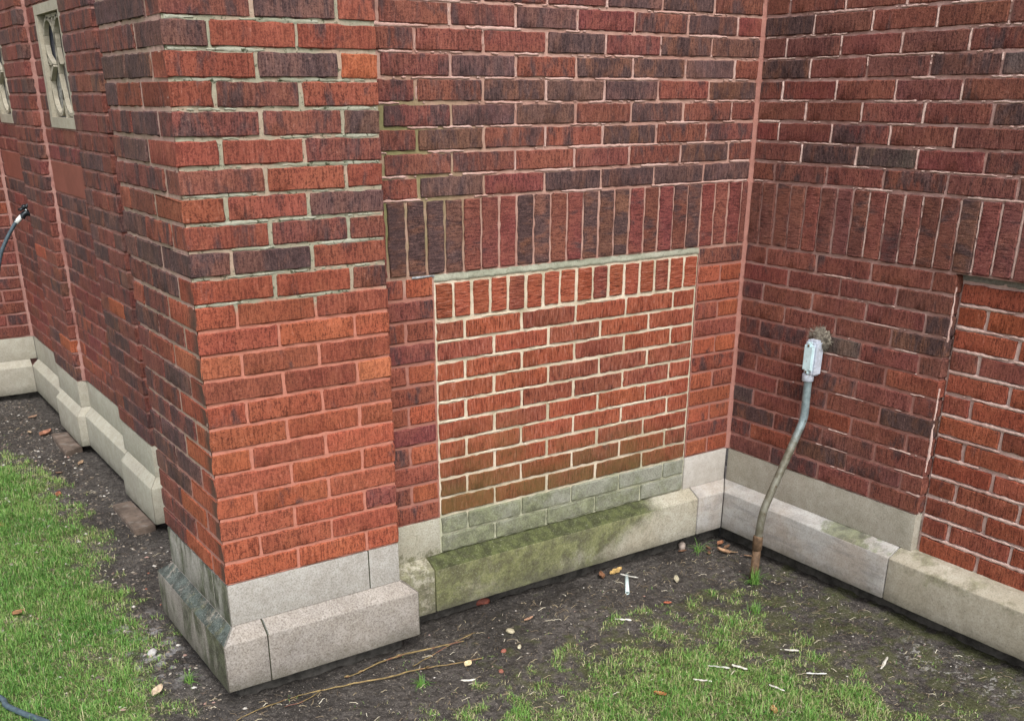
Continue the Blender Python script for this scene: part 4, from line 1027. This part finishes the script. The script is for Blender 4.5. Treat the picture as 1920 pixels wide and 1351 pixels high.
scrap(-.399, -1.117, -.30, -1.072, .012, 'long pale stick-like scrap standing out on the right soil', h=.008)
scrap(-.63, -1.005, -.565, -1.05, .008, 'grey-white sliver half sunk in the right-hand grass', col=(.5, .5, .48), h=.02)
scrap(-.86, -.80, -.80, -.86, .006, 'thin grey twisted scrap in the grass beside the frayed one', col=(.42, .42, .38), h=.02)
def pebble(x, y, s, col, lab, sq=(1.3, .9, .65), grp='pebbles and fragments on the soil', cat='pebble', name='pebble', sub=3):
    bm = bmesh.new(); bmesh.ops.create_icosphere(bm, subdivisions=sub, radius=s)
    for v in bm.verts:
        k = 1+.18*mn.noise(v.co.normalized()*1.7+Vector((x*9, y*9, 0))); v.co = Vector((v.co.x*sq[0]*k, v.co.y*sq[1]*k, v.co.z*sq[2]*k))
    o = link(name, from_bm(bm, name, True), plain('pebble', col, .6, var=.25, scale=80)); o.location = (x, y, gz(x, y)+s*.35); o.rotation_euler = (0, 0, random.uniform(0, 3)); tag(o, lab, cat, grp)
pebble(-1.238, -.245, .013, (.36, .32, .22), 'smooth tan pebble alone on the soil in front of the mossy plinth')
pebble(-1.27, -.345, .009, (.50, .46, .33), 'small cream pebble left of the grass tongue', (1.6, .7, .5))
pebble(-.235, -.02, .018, (.33, .27, .23), 'pinkish stone leaning at the right end of the mossy plinth', (.8, .9, 1.3))
pebble(-1.33, -.34, .009, (.28, .10, .07), 'reddish brick crumb near the twig tips, upper one')
pebble(-1.40, -.43, .009, (.26, .10, .07), 'reddish brick crumb near the twig tips, lower one')
pebble(-2.30, .30, .016, (.42, .41, .40), 'grey-white stone in the mud beside the buttress')
pebble(-1.20, .012, .022, (.20, .06, .04), 'broken red brick lump under the left of the mossy plinth', (1.9, .8, .7), cat='brick fragment', name='brick_fragment')
def tuft(x, y, n, L, lab, lean=.6, stretch=1.0, col=None):
    vs = []; fs = []; ts = []
    for k in range(n):
        a = rng.uniform(0, 6.28); b = abs(rng.normal(0, lean)); l = L*rng.uniform(.5, 1.1); w = .0014
        bx0, by0 = rng.normal(0, .008), rng.normal(0, .008); px, py = math.cos(a), math.sin(a); q = len(vs); z0 = 0
        for t in (0, .4, .75, 1.0):
            th = b*t*1.5; hx = l*t*math.sin(th)*stretch; hz = max(.002, l*t*math.cos(min(th, 1.4)))
            ww = w*(1-t*.85); vs += [(bx0+px*hx-py*ww, by0+py*hx+px*ww, hz), (bx0+px*hx+py*ww, by0+py*hx-px*ww, hz)]
        for j in range(3): fs.append((q+2*j, q+2*j+1, q+2*j+3, q+2*j+2))
        ts += [rng.uniform(.1, .55)]*8
    o = link('grass_tuft', big_mesh('grass_tuft', np.array(vs), np.array(fs), np.array(ts)), GM); o.location = (x, y, gz(x, y)-.002); tag(o, lab, 'grass tuft', 'grass tufts on the bare soil')
tuft(-.205, -.085, 26, .085, 'bright green grass tuft flopped over in the inner corner', 1.0)
tuft(-.250, -.435, 90, .07, 'green grass tuft growing at the foot of the conduit', .5)
tuft(-2.26, .06, 40, .05, 'small grass tuft in the mud left of the buttress corner', .7)
tuft(-1.66, -.37, 40, .045, 'yellowish straw-like tuft in front of the twigs', .9)
tuft(-.42, -.60, 60, .05, 'grass tuft on the soil right of the conduit foot', .7)
